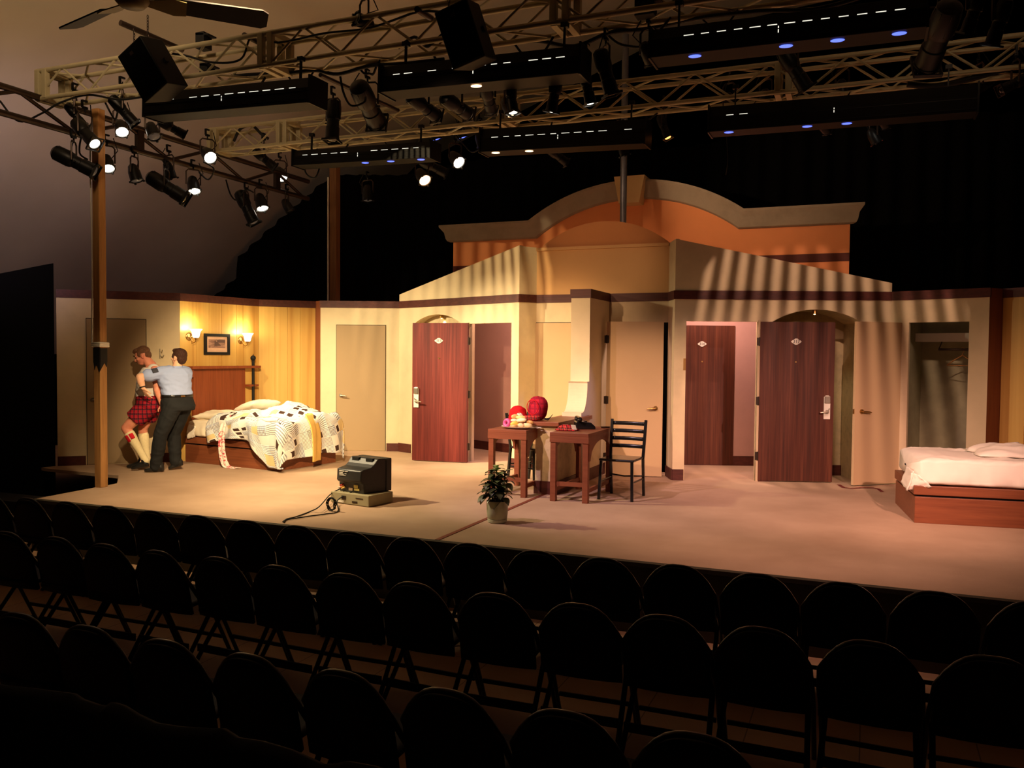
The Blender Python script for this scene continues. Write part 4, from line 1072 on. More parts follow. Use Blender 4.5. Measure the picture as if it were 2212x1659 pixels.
def leaf(base, d, L, w, up, cur):
    d = Vector(d).normalized(); sd = d.cross(Vector(up)).normalized(); n = sd.cross(d).normalized(); pts = []
    for i in range(7):
        t = i / 6; ww = w * math.sin(math.pi * min(1, t * 0.92 + 0.06)) ** 0.8; p = Vector(base) + d * (L * t) + n * (0.012 * math.sin(t * 3.1) - 0.03 * t * t * L / 0.08)
        pts.append([p - sd * ww * 0.5 + n * 0.004, p - n * 0.003, p + sd * ww * 0.5 + n * 0.004])
    vs = [q for row in pts for q in row]; leaves.cur = cur
    leaves.add(vs, [(i * 3 + k, i * 3 + k + 1, i * 3 + k + 4, i * 3 + k + 3) for i in range(6) for k in range(2)])
heads = [((0.0, -0.02, 0.52), 1), ((0.025, -0.05, 0.40), 1), ((-0.06, 0.0, 0.47), 0), ((0.07, 0.02, 0.47), 0), ((-0.08, -0.02, 0.36), 0), ((0.01, 0.05, 0.43), 0), ((-0.02, -0.06, 0.43), 0), ((0.06, -0.02, 0.34), 0), ((-0.11, 0.01, 0.345), 0), ((0.05, -0.03, 0.26), 0)]
for (hx, hy, hz), br_ in heads:
    b = Vector((hx * 0.35 + r.uniform(-.015, .015), hy * 0.3, 0.175)); h = Vector((hx, hy, hz))
    stems.tube([b, b.lerp(h, 0.5) + Vector((hx * 0.1, 0, 0.02)), h], [0.006, 0.005, 0.004], 6)
    nl = 13 if hz > 0.3 else 4
    for k in range(nl):
        a = k * 2.399 + hx * 9; el = 0.75 - 0.09 * k
        d = (math.cos(a) * math.cos(el), math.sin(a) * math.cos(el), math.sin(el))
        leaf(h + Vector((0, 0, -0.010 * k)), d, 0.074 + 0.004 * k, 0.058 + 0.002 * k, (0, 0, 1), 1 if (br_ and k < 6) else 0)
ld = plain('dark_leaf', hexc(88, 94, 58), 0.35, 0.5, 0, 0.35, 12); ll = plain('young_leaf', hexc(146, 172, 98), 0.35, 0.5, 0, 0.2, 12)
leaves.build('foliage', [ld, ll], pl, smooth=180, noorient=True); stems.build('stems', plain('plant_stem', hexc(70, 50, 36), 0.7), pl, smooth=60)

# -- two tables
def table(x0, x1, y0, y1, h, label):
    t = thing('side_table', label, 'table', ((x0 + x1) / 2, (y0 + y1) / 2, 0), group='brown tables beside the divider')
    w, d = (x1 - x0) / 2, (y1 - y0) / 2; lg = 0.062
    mb = MB(); mb.box((-w, -d, h - 0.035), (w, d, h)); mb.build('tabletop', M['table'], t, bevel=0.003)
    for sx in (-1, 1):
        for sy in (-1, 1):
            cx, cy = sx * (w - lg / 2 - 0.006), sy * (d - lg / 2 - 0.006)
            mb = MB(); mb.box((cx - lg / 2, cy - lg / 2, 0.0), (cx + lg / 2, cy + lg / 2, h - 0.10)); mb.build('leg', M['table'], t, bevel=0.003)
    for sy in (-1, 1): mb = MB(); mb.box((-w, sy * d - (0.0 if sy < 0 else 0.03), h - 0.105), (w, sy * d + (0.03 if sy < 0 else 0.0), h - 0.035)); mb.build('apron', M['table'], t)
    for sx in (-1, 1):   # arched side rails
        mb = MB(); n = 18; top = h - 0.035
        xa, xb = (-w, -w + 0.028) if sx < 0 else (w - 0.028, w)
        dd = d - 0.03
        ap = [(-dd, h - 0.30), (-dd + lg * 0.8, h - 0.30)] + [((-dd + lg * 0.8) + (2 * (dd - lg * 0.8)) * i / n, h - 0.30 + 0.20 * math.sin(math.pi * i / n) ** 0.45) for i in range(1, n)] + [(dd - lg * 0.8, h - 0.30), (dd, h - 0.30)]
        for (a, b), (a2, b2) in zip(ap, ap[1:]): mb.prism([(a, b), (a2, b2), (a2, top), (a, top)], xa, xb, lambda p, q, e: (e, p, q))
        mb.build('arched_rail', M['table'], t)
    for sx in (-1, 1):
        mb = MB(); cx = sx * (w - lg / 2 - 0.006); mb.box((cx - 0.014, -d + lg, 0.10), (cx + 0.014, d - lg, 0.145)); mb.build('stretcher', M['table'], t)
    mb = MB(); cy = -(d - lg / 2 - 0.006); mb.box((-w + lg, cy - 0.014, 0.17), (w - lg, cy + 0.014, 0.215)); mb.build('stretcher', M['table'], t)
    return t
HT = 0.75
p, q = at_z(1178, 936, HT), at_z(1263, 940, HT)
T2 = (p.x, q.x, 8.72, 9.68); table(T2[0], T2[1], T2[2], T2[3], HT, 'brown wooden table right of the divider holding the black telephone')
p, q = at_z(1061, 925, HT), at_z(1143, 929, HT)
T1 = (p.x, q.x, 8.78, 9.62); table(T1[0], T1[1], T1[2], T1[3], HT, 'brown wooden table left of the divider holding the donut tray')

# -- black ladder back chairs
def ladder_chair(x, y, yaw, label):
    """front faces local -Y"""
    t = rot_thing('ladder_back_chair', label, 'chair', x, y, 0, yaw, group='black ladder back chairs')
    w, d = 0.19, 0.19; r_ = 0.015
    mb = MB(); mb.box((-0.20, -0.21, 0.425), (0.20, 0.20, 0.452)); mb.build('seat', M['gloss'], t, bevel=0.012)
    for sx in (-1, 1):
        mb = MB(); mb.bar((sx * w * 0.92, -d, 0.43), (sx * w, -d - 0.03, 0.0), 0.030, 0.030, (0, 1, 0)); mb.build('leg', M['gloss'], t, bevel=0.003)
        mb = MB(); mb.bar((sx * w, d + 0.05, 0.0), (sx * w, d, 0.43), 0.030, 0.030, (0, 1, 0)); mb.build('leg', M['gloss'], t, bevel=0.003)
        mb = MB(); mb.bar((sx * w, d, 0.43), (sx * w * 1.05, d + 0.07, 0.86), 0.032, 0.028, (0, 1, 0)); mb.build('back_post', M['gloss'], t, bevel=0.004)
    for i, z in enumerate((0.56, 0.645, 0.73, 0.815)):
        yy = d + 0.07 * (z - 0.43) / 0.43; mb = MB()
        def f(u, v, z=z, yy=yy): a = u * 2 - 1; return (a * w * 1.0, yy + 0.022 * (1 - a * a), z - 0.021 + 0.042 * v)
        mb.grid(f, 11, 3); mb.build('slat', M['gloss'], t, smooth=180, solid=0.012)
    mb = MB()
    mb.tube([(-w * 0.95, -d - 0.02, 0.20), (-w, d + 0.025, 0.20)], 0.010, 8); mb.tube([(w * 0.95, -d - 0.02, 0.20), (w, d + 0.025, 0.20)], 0.010, 8)
    mb.tube([(-w, d + 0.02, 0.23), (0, d - 0.09, 0.23), (w, d + 0.02, 0.23)], 0.009, 8); mb.build('stretchers', M['gloss'], t, smooth=60)
    return t
pa, pb, pc, pd = at_z(1297, 1076), at_z(1362, 1083), at_z(1384, 1073), at_z(1325, 1068)
cx, cy = (pa.x + pb.x + pc.x + pd.x) / 4, (pa.y + pb.y + pc.y + pd.y) / 4
ladder_chair(cx, cy, R(-2), 'black ladder back chair standing right of the telephone table')
pa, pb = at_z(1115, 1044), at_z(1149, 1059)
ladder_chair(-3.84, 9.66 + 0.24, R(68), 'black ladder back chair tucked behind the donut table')

# -- things on the left table
HT2 = HT
def onto(x, y, z=HT): p = at_z(x, y, z); return p
pc_ = at_z(1117, 920, HT + 0.01); pc_.y = 9.02; 
pc_ = Vector(((T1[0] + T1[1]) / 2 + 0.06, 9.0, HT))
mb = MB(); mb.xf(Matrix.Translation((pc_.x, pc_.y, HT)) @ Matrix.Diagonal((1.15, 0.85, 1, 1))); mb.lathe([(0.10, 0.001), (0.155, 0.012), (0.185, 0.022), (0.187, 0.026), (0.15, 0.016), (0.0, 0.008)], 36)
tag(mb.build('serving_plate', M['white'], smooth=60), 'white oval plate full of donuts on the left table', 'plate')
def glaze(name, c): return plain(name, hexc(*c), 0.35, 0.4, 0, 0.06, 30)
def donut(x, y, z, rx, ry, rz, label, col, R0=0.034, r0=0.018, hole=True, name='donut'):
    mb = MB(); mb.xf(Matrix.Translation((pc_.x + x, pc_.y + y, HT + z)) @ Matrix.Rotation(R(rz), 4, 'Z') @ Matrix.Rotation(R(rx), 4, 'X') @ Matrix.Rotation(R(ry), 4, 'Y'))
    if hole: mb.tube([(R0 * math.cos(2 * math.pi * i / 24), R0 * math.sin(2 * math.pi * i / 24), 0) for i in range(24)], r0, 12, closed=True)
    else: mb.ball((0, 0, 0), (R0 * 1.5, R0 * 0.78, r0 * 1.2), 18, 10)
    return tag(mb.build(name, glaze(name + '_glaze', col), smooth=180), label, 'donut', 'donuts on the plate')
donut(-0.125, -0.07, 0.062, 78, 0, -20, 'bright pink ring donut leaning at the left of the pile', (222, 84, 150), 0.034, 0.021)
donut(-0.07, 0.02, 0.085, 10, 5, 10, 'white iced donut behind the pink one', (240, 228, 196), 0.03, 0.018, False, 'donut_bar')
donut(-0.035, -0.065, 0.055, 30, -10, 25, 'yellow iced bun beside the pink donut', (232, 206, 92), 0.034, 0.026, False, 'donut_bun')
donut(0.05, -0.08, 0.043, 5, 0, -8, 'pale filled bun at the front of the plate', (232, 196, 150), 0.030, 0.022, False, 'donut_bun')
donut(0.115, -0.055, 0.045, 0, 0, 6, 'long cream iced bar at the front right', (236, 212, 160), 0.042, 0.021, False, 'donut_bar')
donut(0.03, -0.01, 0.095, 8, -6, -15, 'long white iced bar on top of the pile', (242, 226, 190), 0.046, 0.022, False, 'donut_bar')
donut(0.0, 0.05, 0.12, 0, 4, 12, 'yellowish bar at the very top of the pile', (238, 214, 140), 0.042, 0.021, False, 'donut_bar')
donut(-0.08, 0.06, 0.128, 15, 0, 40, 'square light brown pastry at the top left of the pile', (226, 190, 126), 0.03, 0.024, False, 'pastry')
donut(0.13, 0.0, 0.075, 0, 8, 0, 'golden pastry end at the right of the pile', (206, 156, 90), 0.030, 0.02, False, 'pastry')
donut(-0.02, -0.10, 0.034, 0, 0, 0, 'tan cake donut at the plate rim', (214, 170, 110), 0.026, 0.016, True)
mb = MB(); mb.xf(Matrix.Translation((pc_.x + 0.20, pc_.y + 0.02, HT + 0.004)) @ Matrix.Rotation(R(20), 4, 'Z'))
mb.grid(lambda u, v: ((u - .5) * 0.12, (v - .5) * 0.09, 0.012 + 0.010 * nz(u * 4, v * 4, 5)), 10, 8)
tag(mb.build('paper_napkin', M['white'], smooth=180, solid=0.003), 'crumpled white napkin at the right end of the donut plate', 'napkin')
# plaid bag, knitted cap and cloth on the divider end
zb_ = 0.90
dtop = DT
def soft(name, m, M4, size, label, cat, p=3.0, seed=1.0, amp=0.08, parent=None, n=28):
    mb = MB(); w, d, h = size
    def f(u, v):
        a = 2 * math.pi * u; b = math.pi * (v - 0.5)
        sg = lambda x, e: math.copysign(abs(x) ** e, x)
        e = 2.0 / p
        x, y, z = sg(math.cos(b), e) * sg(math.cos(a), e), sg(math.cos(b), e) * sg(math.sin(a), e), sg(math.sin(b), e)
        k = 1 + amp * nz(x * 2 + seed, y * 2, z * 2) + amp * 0.5 * ridg(x * 4, y * 4 + seed, z * 4)
        return (x * w / 2 * k, y * d / 2 * k, z * h / 2 * k)
    mb.grid(f, n, n // 2 + 5, closeu=True); mb.v = [tuple(M4 @ Vector(q)) for q in mb.v]
    o = mb.build(name, M[m] if isinstance(m, str) else m, parent, smooth=180)
    return tag(o, label, cat) if label else o
bx_, by_ = -3.58, 9.22
def atv(x, y, Y): return at_y(x, y, Y)
c = atv(1161, 880, by_ + 0.08)
bag = thing('plaid_backpack', 'red plaid round topped bag standing on the low divider wall', 'bag', (c.x, c.y, dtop))
soft('bag_body', 'plaid2', Matrix.Translation((0, 0.02, 0.135)) @ Matrix.Rotation(R(-20), 4, 'Z') @ Matrix.Rotation(R(10), 4, 'Y'), (0.225, 0.17, 0.27), None, None, 2.9, 4.0, 0.05, bag)
mb = MB(); mb.xf(Matrix.Translation((0, 0.0, 0.135)) @ Matrix.Rotation(R(-20), 4, 'Z') @ Matrix.Rotation(R(10), 4, 'Y'))
mb.tube([(0.085 * math.cos(a) , -0.092, 0.02 + 0.085 * math.sin(a)) for a in [2 * math.pi * i / 24 for i in range(24)]], 0.005, 6, closed=True); mb.build('piping', M['redknit'], bag, smooth=60)
mb = MB(); mb.tube([(0.10, -0.02, 0.02), (0.15, -0.05, 0.012), (0.19, -0.06, 0.05)], [0.012, 0.010, 0.003], 6); mb.tube([(0.12, -0.03, 0.02), (0.16, -0.02, 0.03), (0.20, -0.02, 0.075)], [0.008, 0.006, 0.002], 6); mb.build('tassel', M['black'], bag)
c2 = atv(1121, 890, by_ - 0.10)
capz = HT + 0.0
cap = thing('knit_cap', 'red knitted hat with a white pompom behind the donuts', 'hat', (at_y(1122, 890, 9.34).x, 9.34, HT))
soft('crown', 'redknit', Matrix.Translation((-0.02, 0, 0.115)), (0.21, 0.17, 0.23), None, None, 2.3, 2.0, 0.09, cap)
soft('pompom', 'fluff', Matrix.Translation((0.045, -0.10, 0.11)), (0.095, 0.08, 0.09), None, None, 2.0, 8.0, 0.16, cap)
soft('ear_flap', 'plaid', Matrix.Translation((0.0, -0.03, 0.10)) @ Matrix.Rotation(R(25), 4, 'Y'), (0.05, 0.14, 0.17), None, None, 2.4, 3.0, 0.1, cap)
c3 = atv(1150, 903, by_ - 0.1)
soft('folded_plaid_cloth', 'plaid', Matrix.Translation((bx_ + 0.03, by_ - 0.10, dtop + 0.034)) @ Matrix.Rotation(R(14), 4, 'Z') @ Matrix.Rotation(R(0), 4, 'Y'), (0.20, 0.13, 0.06), 'folded red plaid cloth under the plaid bag', 'cloth', 3.0, 5.0, 0.12)
# -- things on the right table
tx, ty = (T2[0] + T2[1]) / 2, (T2[2] + T2[3]) / 2
ph = rot_thing('telephone', 'black desk telephone on the right table', 'telephone', at_y(1263, 915, 9.32).x, 9.32, HT, R(28))
mb = MB(); mb.prism([(-0.11, 0.0), (0.11, 0.0), (0.11, 0.03), (0.06, 0.075), (-0.08, 0.095), (-0.11, 0.085)], -0.09, 0.09, lambda a, b, d: (a, d, b)); mb.build('body', M['gloss'], ph, bevel=0.008)
mb = MB(); mb.tube([(-0.075, -0.115, 0.118), (-0.07, -0.07, 0.13), (-0.07, 0.07, 0.13), (-0.075, 0.115, 0.118)], [0.024, 0.017, 0.017, 0.024], 12)
mb.ball((-0.072, -0.10, 0.108), (0.03, 0.032, 0.02), 12, 8); mb.ball((-0.072, 0.10, 0.108), (0.03, 0.032, 0.02), 12, 8); mb.build('handset', M['gloss'], ph, smooth=60)
mb = MB()
for i in range(3):
    for j in range(4): mb.cbox((0.02 + 0.025 * i - 0.01, -0.04 + 0.026 * j, 0.085 - 0.018 * i), (0.016, 0.016, 0.014))
mb.build('keypad', M['bronze'], ph)
def crumple(name, m, c, sx, sy, h, label, cat, seed):
    mb = MB()
    def f(u, v):
        a, b = u * 2 - 1, v * 2 - 1; e = max(0, 1 - abs(a) ** 3) * max(0, 1 - abs(b) ** 3)
        return (c[0] + a * sx * (1 + 0.15 * nz(v * 3, seed)), c[1] + b * sy * (1 + 0.2 * nz(u * 3, seed + 4)), c[2] + 0.006 + h * e * (0.5 + 0.9 * abs(ridg(u * 3 + seed, v * 3))))
    mb.grid(f, 26, 20); return tag(mb.build(name, M[m], smooth=180, solid=0.005), label, cat)
crumple('plaid_scarf', 'plaid', (at_z(1232, 928, HT).x, 9.02, HT), 0.12, 0.08, 0.045, 'crumpled red plaid scarf on the right table before the telephone', 'scarf', 3.0)
mb = MB(); e_ = Vector((at_z(1255, 928, HT).x, 8.94, HT + 0.045)); mb.xf(Matrix.Translation(e_) @ Matrix.Rotation(R(-20), 4, 'Z') @ Matrix.Rotation(R(-62), 4, 'X')); mb.box((-0.032, -0.03, -0.0012), (0.032, 0.03, 0.0012))
tag(mb.build('price_tag', M['white']), 'white paper tag propped on the plaid scarf', 'tag')
mb = MB(); mb.xf(Matrix.Translation((T2[1] - 0.06, 9.55, HT))); mb.lathe([(0.03, 0.0), (0.05, 0.004), (0.062, 0.014), (0.056, 0.012), (0.0, 0.006)], 24); tag(mb.build('ashtray', M['bronze'], smooth=40), 'small dark dish at the far corner of the right table', 'dish')
# plaid belt on the floor under the closet door
def belt(pts, label):
    P = [at_z(x, y, 0.006) for x, y in pts]; mb = MB()
    vs = []; n = len(P)
    for i, p in enumerate(P):
        t = (P[min(i + 1, n - 1)] - P[max(i - 1, 0)]).normalized(); s = Vector((-t.y, t.x, 0)); vs += [p + s * 0.02, p - s * 0.02 + Vector((0, 0, 0.004 * (i % 2)))]
    mb.add(vs, [(2 * i, 2 * i + 1, 2 * i + 3, 2 * i + 2) for i in range(n - 1)]); return tag(mb.build('plaid_belt', M['plaid'], solid=0.004), label, 'belt')
belt([(1812, 1047), (1822, 1053), (1838, 1055), (1860, 1053.5), (1885, 1053.5), (1897, 1056), (1905, 1062)], 'red plaid strip lying under the open closet door')
# ================================================================== the two people wrestling beside the left bed
IX = Vector((RT.x, RT.y, 0)).normalized(); IA = Vector((-IX.y, IX.x, 0)); IZ = Vector((0, 0, 1))
class Flesh:
    """overlapping solids fused into one continuous skin"""
    def __init__(s): s.mb = MB()
    def cone(s, a, ra, b, rb, n=14):
        a, b = Vector(a), Vector(b); t = (b - a); L = t.length; t = t / L if L > 1e-6 else Vector((0, 0, 1)); pts = []; rr = []
        for i in range(6): th = math.pi / 2 * (1 - i / 5); pts.append(a - t * (ra * math.sin(th))); rr.append(max(1e-4, ra * math.cos(th)))
        for i in range(6): th = math.pi / 2 * i / 5; pts.append(b + t * (rb * math.sin(th))); rr.append(max(1e-4, rb * math.cos(th)))
        s.mb.tube(pts, rr, n); return s
    def chain(s, pts):
        for (a, ra), (b, rb) in zip(pts, pts[1:]): s.cone(a, ra, b, rb)
        return s
    def ell(s, c, axes, rad):
        m = Matrix.Identity(4)
        for k in range(3):
            for i in range(3): m[i][k] = axes[k][i]
        m.translation = Vector(c); old = s.mb.m; s.mb.xf(m); s.mb.ball((0, 0, 0), rad, 18, 12); s.mb.xf(old); return s
    def loft(s, rings, n=28):
        vs = []; fs = []
        for c, u, a, f, b in rings:
            for k in range(n):
                t = 2 * math.pi * k / n; e = 0.85
                cu, cf = math.copysign(abs(math.cos(t)) ** e, math.cos(t)), math.copysign(abs(math.sin(t)) ** e, math.sin(t))
                vs.append(Vector(c) + Vector(u) * (a * cu) + Vector(f) * (b * cf))
        for i in range(len(rings) - 1):
            for k in range(n):
                l = (k + 1) % n; fs.append((i * n + k, i * n + l, (i + 1) * n + l, (i + 1) * n + k))
        fs += [tuple(reversed(range(n))), tuple((len(rings) - 1) * n + k for k in range(n))]
        s.mb.add(vs, fs); return s
    def fuse(s, name, m, parent, voxel=0.008, smooth=6, wr=0.0, wscale=9.0, seed=0.0, folds=None):
        me = bpy.data.meshes.new('tmp'); me.from_pydata(s.mb.v, [], s.mb.f)
        bm = bmesh.new(); bm.from_mesh(me); bmesh.ops.recalc_face_normals(bm, faces=bm.faces); bm.to_mesh(me); bm.free()
        o = bpy.data.objects.new('tmp', me); COL.objects.link(o)
        q = o.modifiers.new('r', 'REMESH'); q.mode = 'VOXEL'; q.voxel_size = voxel
        q = o.modifiers.new('s', 'SMOOTH'); q.factor = 0.5; q.iterations = smooth
        dg = bpy.context.evaluated_depsgraph_get(); dg.update()
        r = bpy.data.meshes.new_from_object(o.evaluated_get(dg)); bpy.data.objects.remove(o)
        r.materials.clear(); r.materials.append(m); r.name = name
        if wr:
            nm = [v.normal.copy() for v in r.vertices]
            for v, nn in zip(r.vertices, nm):
                p = v.co; k = ridg(p.x * wscale + seed, p.y * wscale, p.z * wscale * 1.7 + 0.7 * p.x * wscale) * 0.6 + 0.4 * nz(p.x * wscale * 2, p.y * wscale * 2 + seed, p.z * wscale * 3)
                v.co = p + nn * (wr * k)
        pm = parent.matrix_basis if False else Matrix.Translation(parent.location)
        r.transform(pm.inverted()); r.shade_smooth()
        ob = bpy.data.objects.new(name, r); COL.objects.link(ob); ob.parent = parent; CH.setdefault(parent.name, []).append(ob)
        return ob
def Jmaker(D0):
    def J(X, Y, dw=0.0):
        d = D0 + dw; x, y = 240 + X / 5.185, 720 + Y / 5.185
        return CAM + ray(x, y) * d
    return J
def dirv(a, away, up=0.0): return (IX * a + IA * away + IZ * up).normalized()
def hand(F, wrist, palm_dir, thumb_dir, normal, L=0.18, curl=0.5):
    w = Vector(wrist); d = Vector(palm_dir).normalized(); n = Vector(normal).normalized(); t = d.cross(n).normalized()
    if t.dot(Vector(thumb_dir)) < 0: t = -t
    pl = L * 0.52
    F.ell(w + d * pl * 0.55, (t, d, n), (0.040, pl * 0.62, 0.016))
    for i, (off, ln) in enumerate(((0.030, 0.43), (0.010, 0.48), (-0.010, 0.45), (-0.030, 0.35))):
        p0 = w + d * pl * 0.92 + t * off; ln *= L; r0 = 0.0095
        c1 = curl * 0.6; c2 = curl * 1.2
        p1 = p0 + (d * math.cos(c1) - n * math.sin(c1)) * ln * 0.45 + t * off * 0.15
        p2 = p1 + (d * math.cos(c1 + c2) - n * math.sin(c1 + c2)) * ln * 0.32
        p3 = p2 + (d * math.cos(c1 + c2 * 1.7) - n * math.sin(c1 + c2 * 1.7)) * ln * 0.23
        F.chain([(p0, r0), (p1, r0 * 0.95), (p2, r0 * 0.85), (p3, r0 * 0.72)])
    b0 = w + d * pl * 0.25 + t * 0.030; b1 = b0 + (t * 0.75 + d * 0.6).normalized() * 0.042 - n * 0.006; b2 = b1 + (d * 0.9 + t * 0.25).normalized() * 0.032 - n * 0.008
    F.chain([(b0, 0.014), (b1, 0.0105), (b2, 0.0085)])
def head(F, c, fwd, up, s=1.0):
    """c: middle of the head; returns frame"""
    f = Vector(fwd).normalized(); u = Vector(up); u = (u - f * u.dot(f)).normalized(); r = f.cross(u).normalized()
    P = lambda x, y, z: Vector(c) + (r * x + f * y + u * z) * s
    ax = (r, f, u)
    F.ell(P(0, -0.012, 0.028), ax, (0.076 * s, 0.096 * s, 0.088 * s))           # cranium
    F.ell(P(0, 0.020, -0.030), ax, (0.064 * s, 0.072 * s, 0.078 * s))           # face
    F.ell(P(0, 0.040, -0.085), ax, (0.040 * s, 0.040 * s, 0.030 * s))           # chin and jaw
    F.ell(P(0, 0.076, 0.018), ax, (0.052 * s, 0.018 * s, 0.014 * s))            # brow
    F.chain([(P(0, 0.086, 0.006), 0.009 * s), (P(0, 0.108, -0.030), 0.013 * s)]); F.ell(P(0, 0.100, -0.036), ax, (0.019 * s, 0.012 * s, 0.010 * s))
    F.ell(P(0, 0.082, -0.064), ax, (0.024 * s, 0.010 * s, 0.007 * s)); F.ell(P(0, 0.079, -0.077), ax, (0.021 * s, 0.010 * s, 0.007 * s))
    for k in (-1, 1):
        F.ell(P(k * 0.042, 0.062, -0.026), ax, (0.024 * s, 0.022 * s, 0.018 * s))
        F.ell(P(k * 0.077, -0.008, -0.014), ax, (0.010 * s, 0.021 * s, 0.032 * s)); F.ell(P(k * 0.083, -0.014, -0.004), ax, (0.007 * s, 0.018 * s, 0.020 * s))
    return P, ax
def hairm(name, c): 
    t = NT(name); n = t.noise(t.co((1, 1, 1)), 60, 4); t.base(t.ramp(n, [(0.35, tuple(x * 0.6 for x in c)), (0.65, c)]), 0.7, 0.2); t.bump(n, 0.6, 0.01); return t.mat
def skinm(name, c, c2):
    t = NT(name); t.base(t.ramp(t.noise(t.co(), 9, 3), [(0.35, c), (0.65, c2)]), 0.55, 0.3); t.b.inputs['Subsurface Weight'].default_value = 0.06; return t.mat
shoe_m = plain('black_leather', (0.012, 0.012, 0.012), 0.3, 0.5)
def shoe(parent, heel, toe, m=shoe_m, name='shoe', w=0.045, up=IZ):
    heel, toe = Vector(heel), Vector(toe); d = (toe - heel); L = d.length; d.normalize(); u = (Vector(up) - d * Vector(up).dot(d)).normalized(); s = d.cross(u)
    F = Flesh()
    F.loft([(heel - d * 0.005 + u * 0.040, s, 0.020, u, 0.040), (heel + d * L * 0.10 + u * 0.046, s, w * 0.78, u, 0.046), (heel + d * L * 0.32 + u * 0.045, s, w * 0.84, u, 0.044), (heel + d * L * 0.60 + u * 0.033, s, w * 1.02, u, 0.032), (heel + d * L * 0.85 + u * 0.026, s, w * 0.95, u, 0.025), (heel + d * L * 0.98 + u * 0.022, s, w * 0.5, u, 0.018)])
    F.cone(heel + d * L * 0.14 + u * 0.05, 0.044, heel + d * L * 0.16 + u * 0.095, 0.040)
    F.loft([(heel + d * 0.0 + u * 0.002, s, w * 0.80, d, 0.002), (heel + d * 0.0 + u * 0.022, s, w * 0.80, d, 0.004)])
    return F.fuse(name, m, parent, 0.007, 3)

# ---------------------------------------------------------------- the man in the tartan shorts
J = Jmaker(11.47)
p0 = J(300, 1530); man = thing('person', 'person in white T-shirt, red plaid shorts and tall cream socks, being dragged backwards', 'person', (p0.x, p0.y, 0.0))
f = dirv(-1, -0.12); u = dirv(-0.12, 1)          # faces the photo's left
F = Flesh()
hd_f = dirv(-1, -0.22, -0.42); P, ax = head(F, J(352, 252), hd_f, IZ + IX * -0.25, 1.03)
Pm = P
F.cone(J(395, 295), 0.058, J(455, 365), 0.066)
tors = [(J(470, 352), 0.09, 0.07), (J(468, 385), 0.185, 0.105), (J(445, 450), 0.20, 0.125), (J(425, 540), 0.185, 0.135), (J(415, 630), 0.172, 0.138), (J(418, 700), 0.165, 0.135), (J(432, 780), 0.175, 0.14), (J(440, 830), 0.15, 0.12)]
F.loft([(c, u, a * (0.86 if 0 < i < 3 else 0.93), f, b * 0.90) for i, (c, a, b) in enumerate(tors)])
# near arm hangs down behind the grip, far arm behind the body
shn = J(492, 410, -0.17); eln = J(520, 640, -0.24); wrn = J(572, 800, -0.20)
F.chain([(J(470, 412, -0.08), 0.055), (shn, 0.056), (eln, 0.045), (J(545, 705, -0.23), 0.045), (wrn, 0.030)])
hand(F, wrn, J(590, 880, -0.19) - wrn, f, dirv(0.1, -1), 0.18, 0.55)
shf = J(450, 415, 0.19); elf = J(455, 600, 0.27); wrf = J(462, 740, 0.22)
F.chain([(J(455, 412, 0.10), 0.055), (shf, 0.054), (elf, 0.044), (wrf, 0.030)])
hand(F, wrf, IZ * -1 + f * 0.3, f, dirv(0, 1), 0.18, 0.4)
hipn, kn, an = J(432, 800, -0.10), J(168, 1062, -0.13), J(366, 1388, -0.10)
hipf, kf, af = J(450, 800, 0.10), J(352, 1075, 0.10), J(402, 1390, 0.12)
F.chain([(hipn, 0.092), (hipn.lerp(kn, 0.5), 0.086), (kn, 0.062), (kn.lerp(an, 0.28), 0.060), (kn.lerp(an, 0.7), 0.044), (an, 0.038)])
F.chain([(hipf, 0.092), (hipf.lerp(kf, 0.5), 0.084), (kf, 0.060), (kf.lerp(af, 0.3), 0.060), (kf.lerp(af, 0.7), 0.044), (af, 0.038)])
ht, hh = J(228, 1520, -0.10), J(412, 1478, -0.10)
F.cone(an, 0.034, J(352, 1438, -0.10), 0.030); F.cone(af, 0.034, J(385, 1440, 0.12), 0.030)
F.fuse('body', skinm('flushed_skin', hexc(224, 138, 112), hexc(236, 160, 130)), man, 0.0065, 3)
F = Flesh()
for c, a, b in tors[1:6]: pass
F.loft([(c, u, a * 1.03 + 0.006, f, b * 1.03 + 0.006) for c, a, b in tors[1:6]] + [(J(420, 712), u, 0.178, f, 0.146)])
F.cone(J(478, 405, -0.10), 0.075, J(500, 500, -0.19), 0.075); F.cone(J(462, 405, 0.10), 0.075, J(445, 500, 0.21), 0.07)
F.fuse('t_shirt', plain('white_cotton', hexc(232, 228, 220), 0.85, 0.1, 0, 0.04), man, 0.008, 5, 0.008, 9, 2.0)
F = Flesh()
F.loft([(J(420, 695), u, 0.18, f, 0.148), (J(428, 740), u, 0.205, f, 0.158), (J(436, 800), u, 0.23, f, 0.168), (J(432, 850), u, 0.225, f, 0.162)])
tn = (kn - hipn).normalized(); tf = (kf - hipf).normalized()
sn = tn.cross(u).normalized()
F.loft([(hipn + tn * 0.00, u, 0.120, sn, 0.135), (hipn + tn * 0.12, u, 0.122, sn, 0.135), (hipn + tn * 0.24, u, 0.120, sn, 0.130), (hipn + tn * 0.27, u, 0.118, sn, 0.128)])
sf = tf.cross(u).normalized()
F.loft([(hipf, u, 0.120, sf, 0.135), (hipf + tf * 0.12, u, 0.118, sf, 0.13), (hipf + tf * 0.22, u, 0.115, sf, 0.125)])
F.fuse('plaid_shorts', plaid('shorts_plaid', hexc(164, 24, 44), hexc(34, 18, 38), hexc(110, 80, 66), 0.062), man, 0.008, 4, 0.007, 8, 5.0)
sock_m = plain('cream_wool', hexc(238, 222, 176), 0.9, 0.1, 0, 0.05, 50, 0.2)
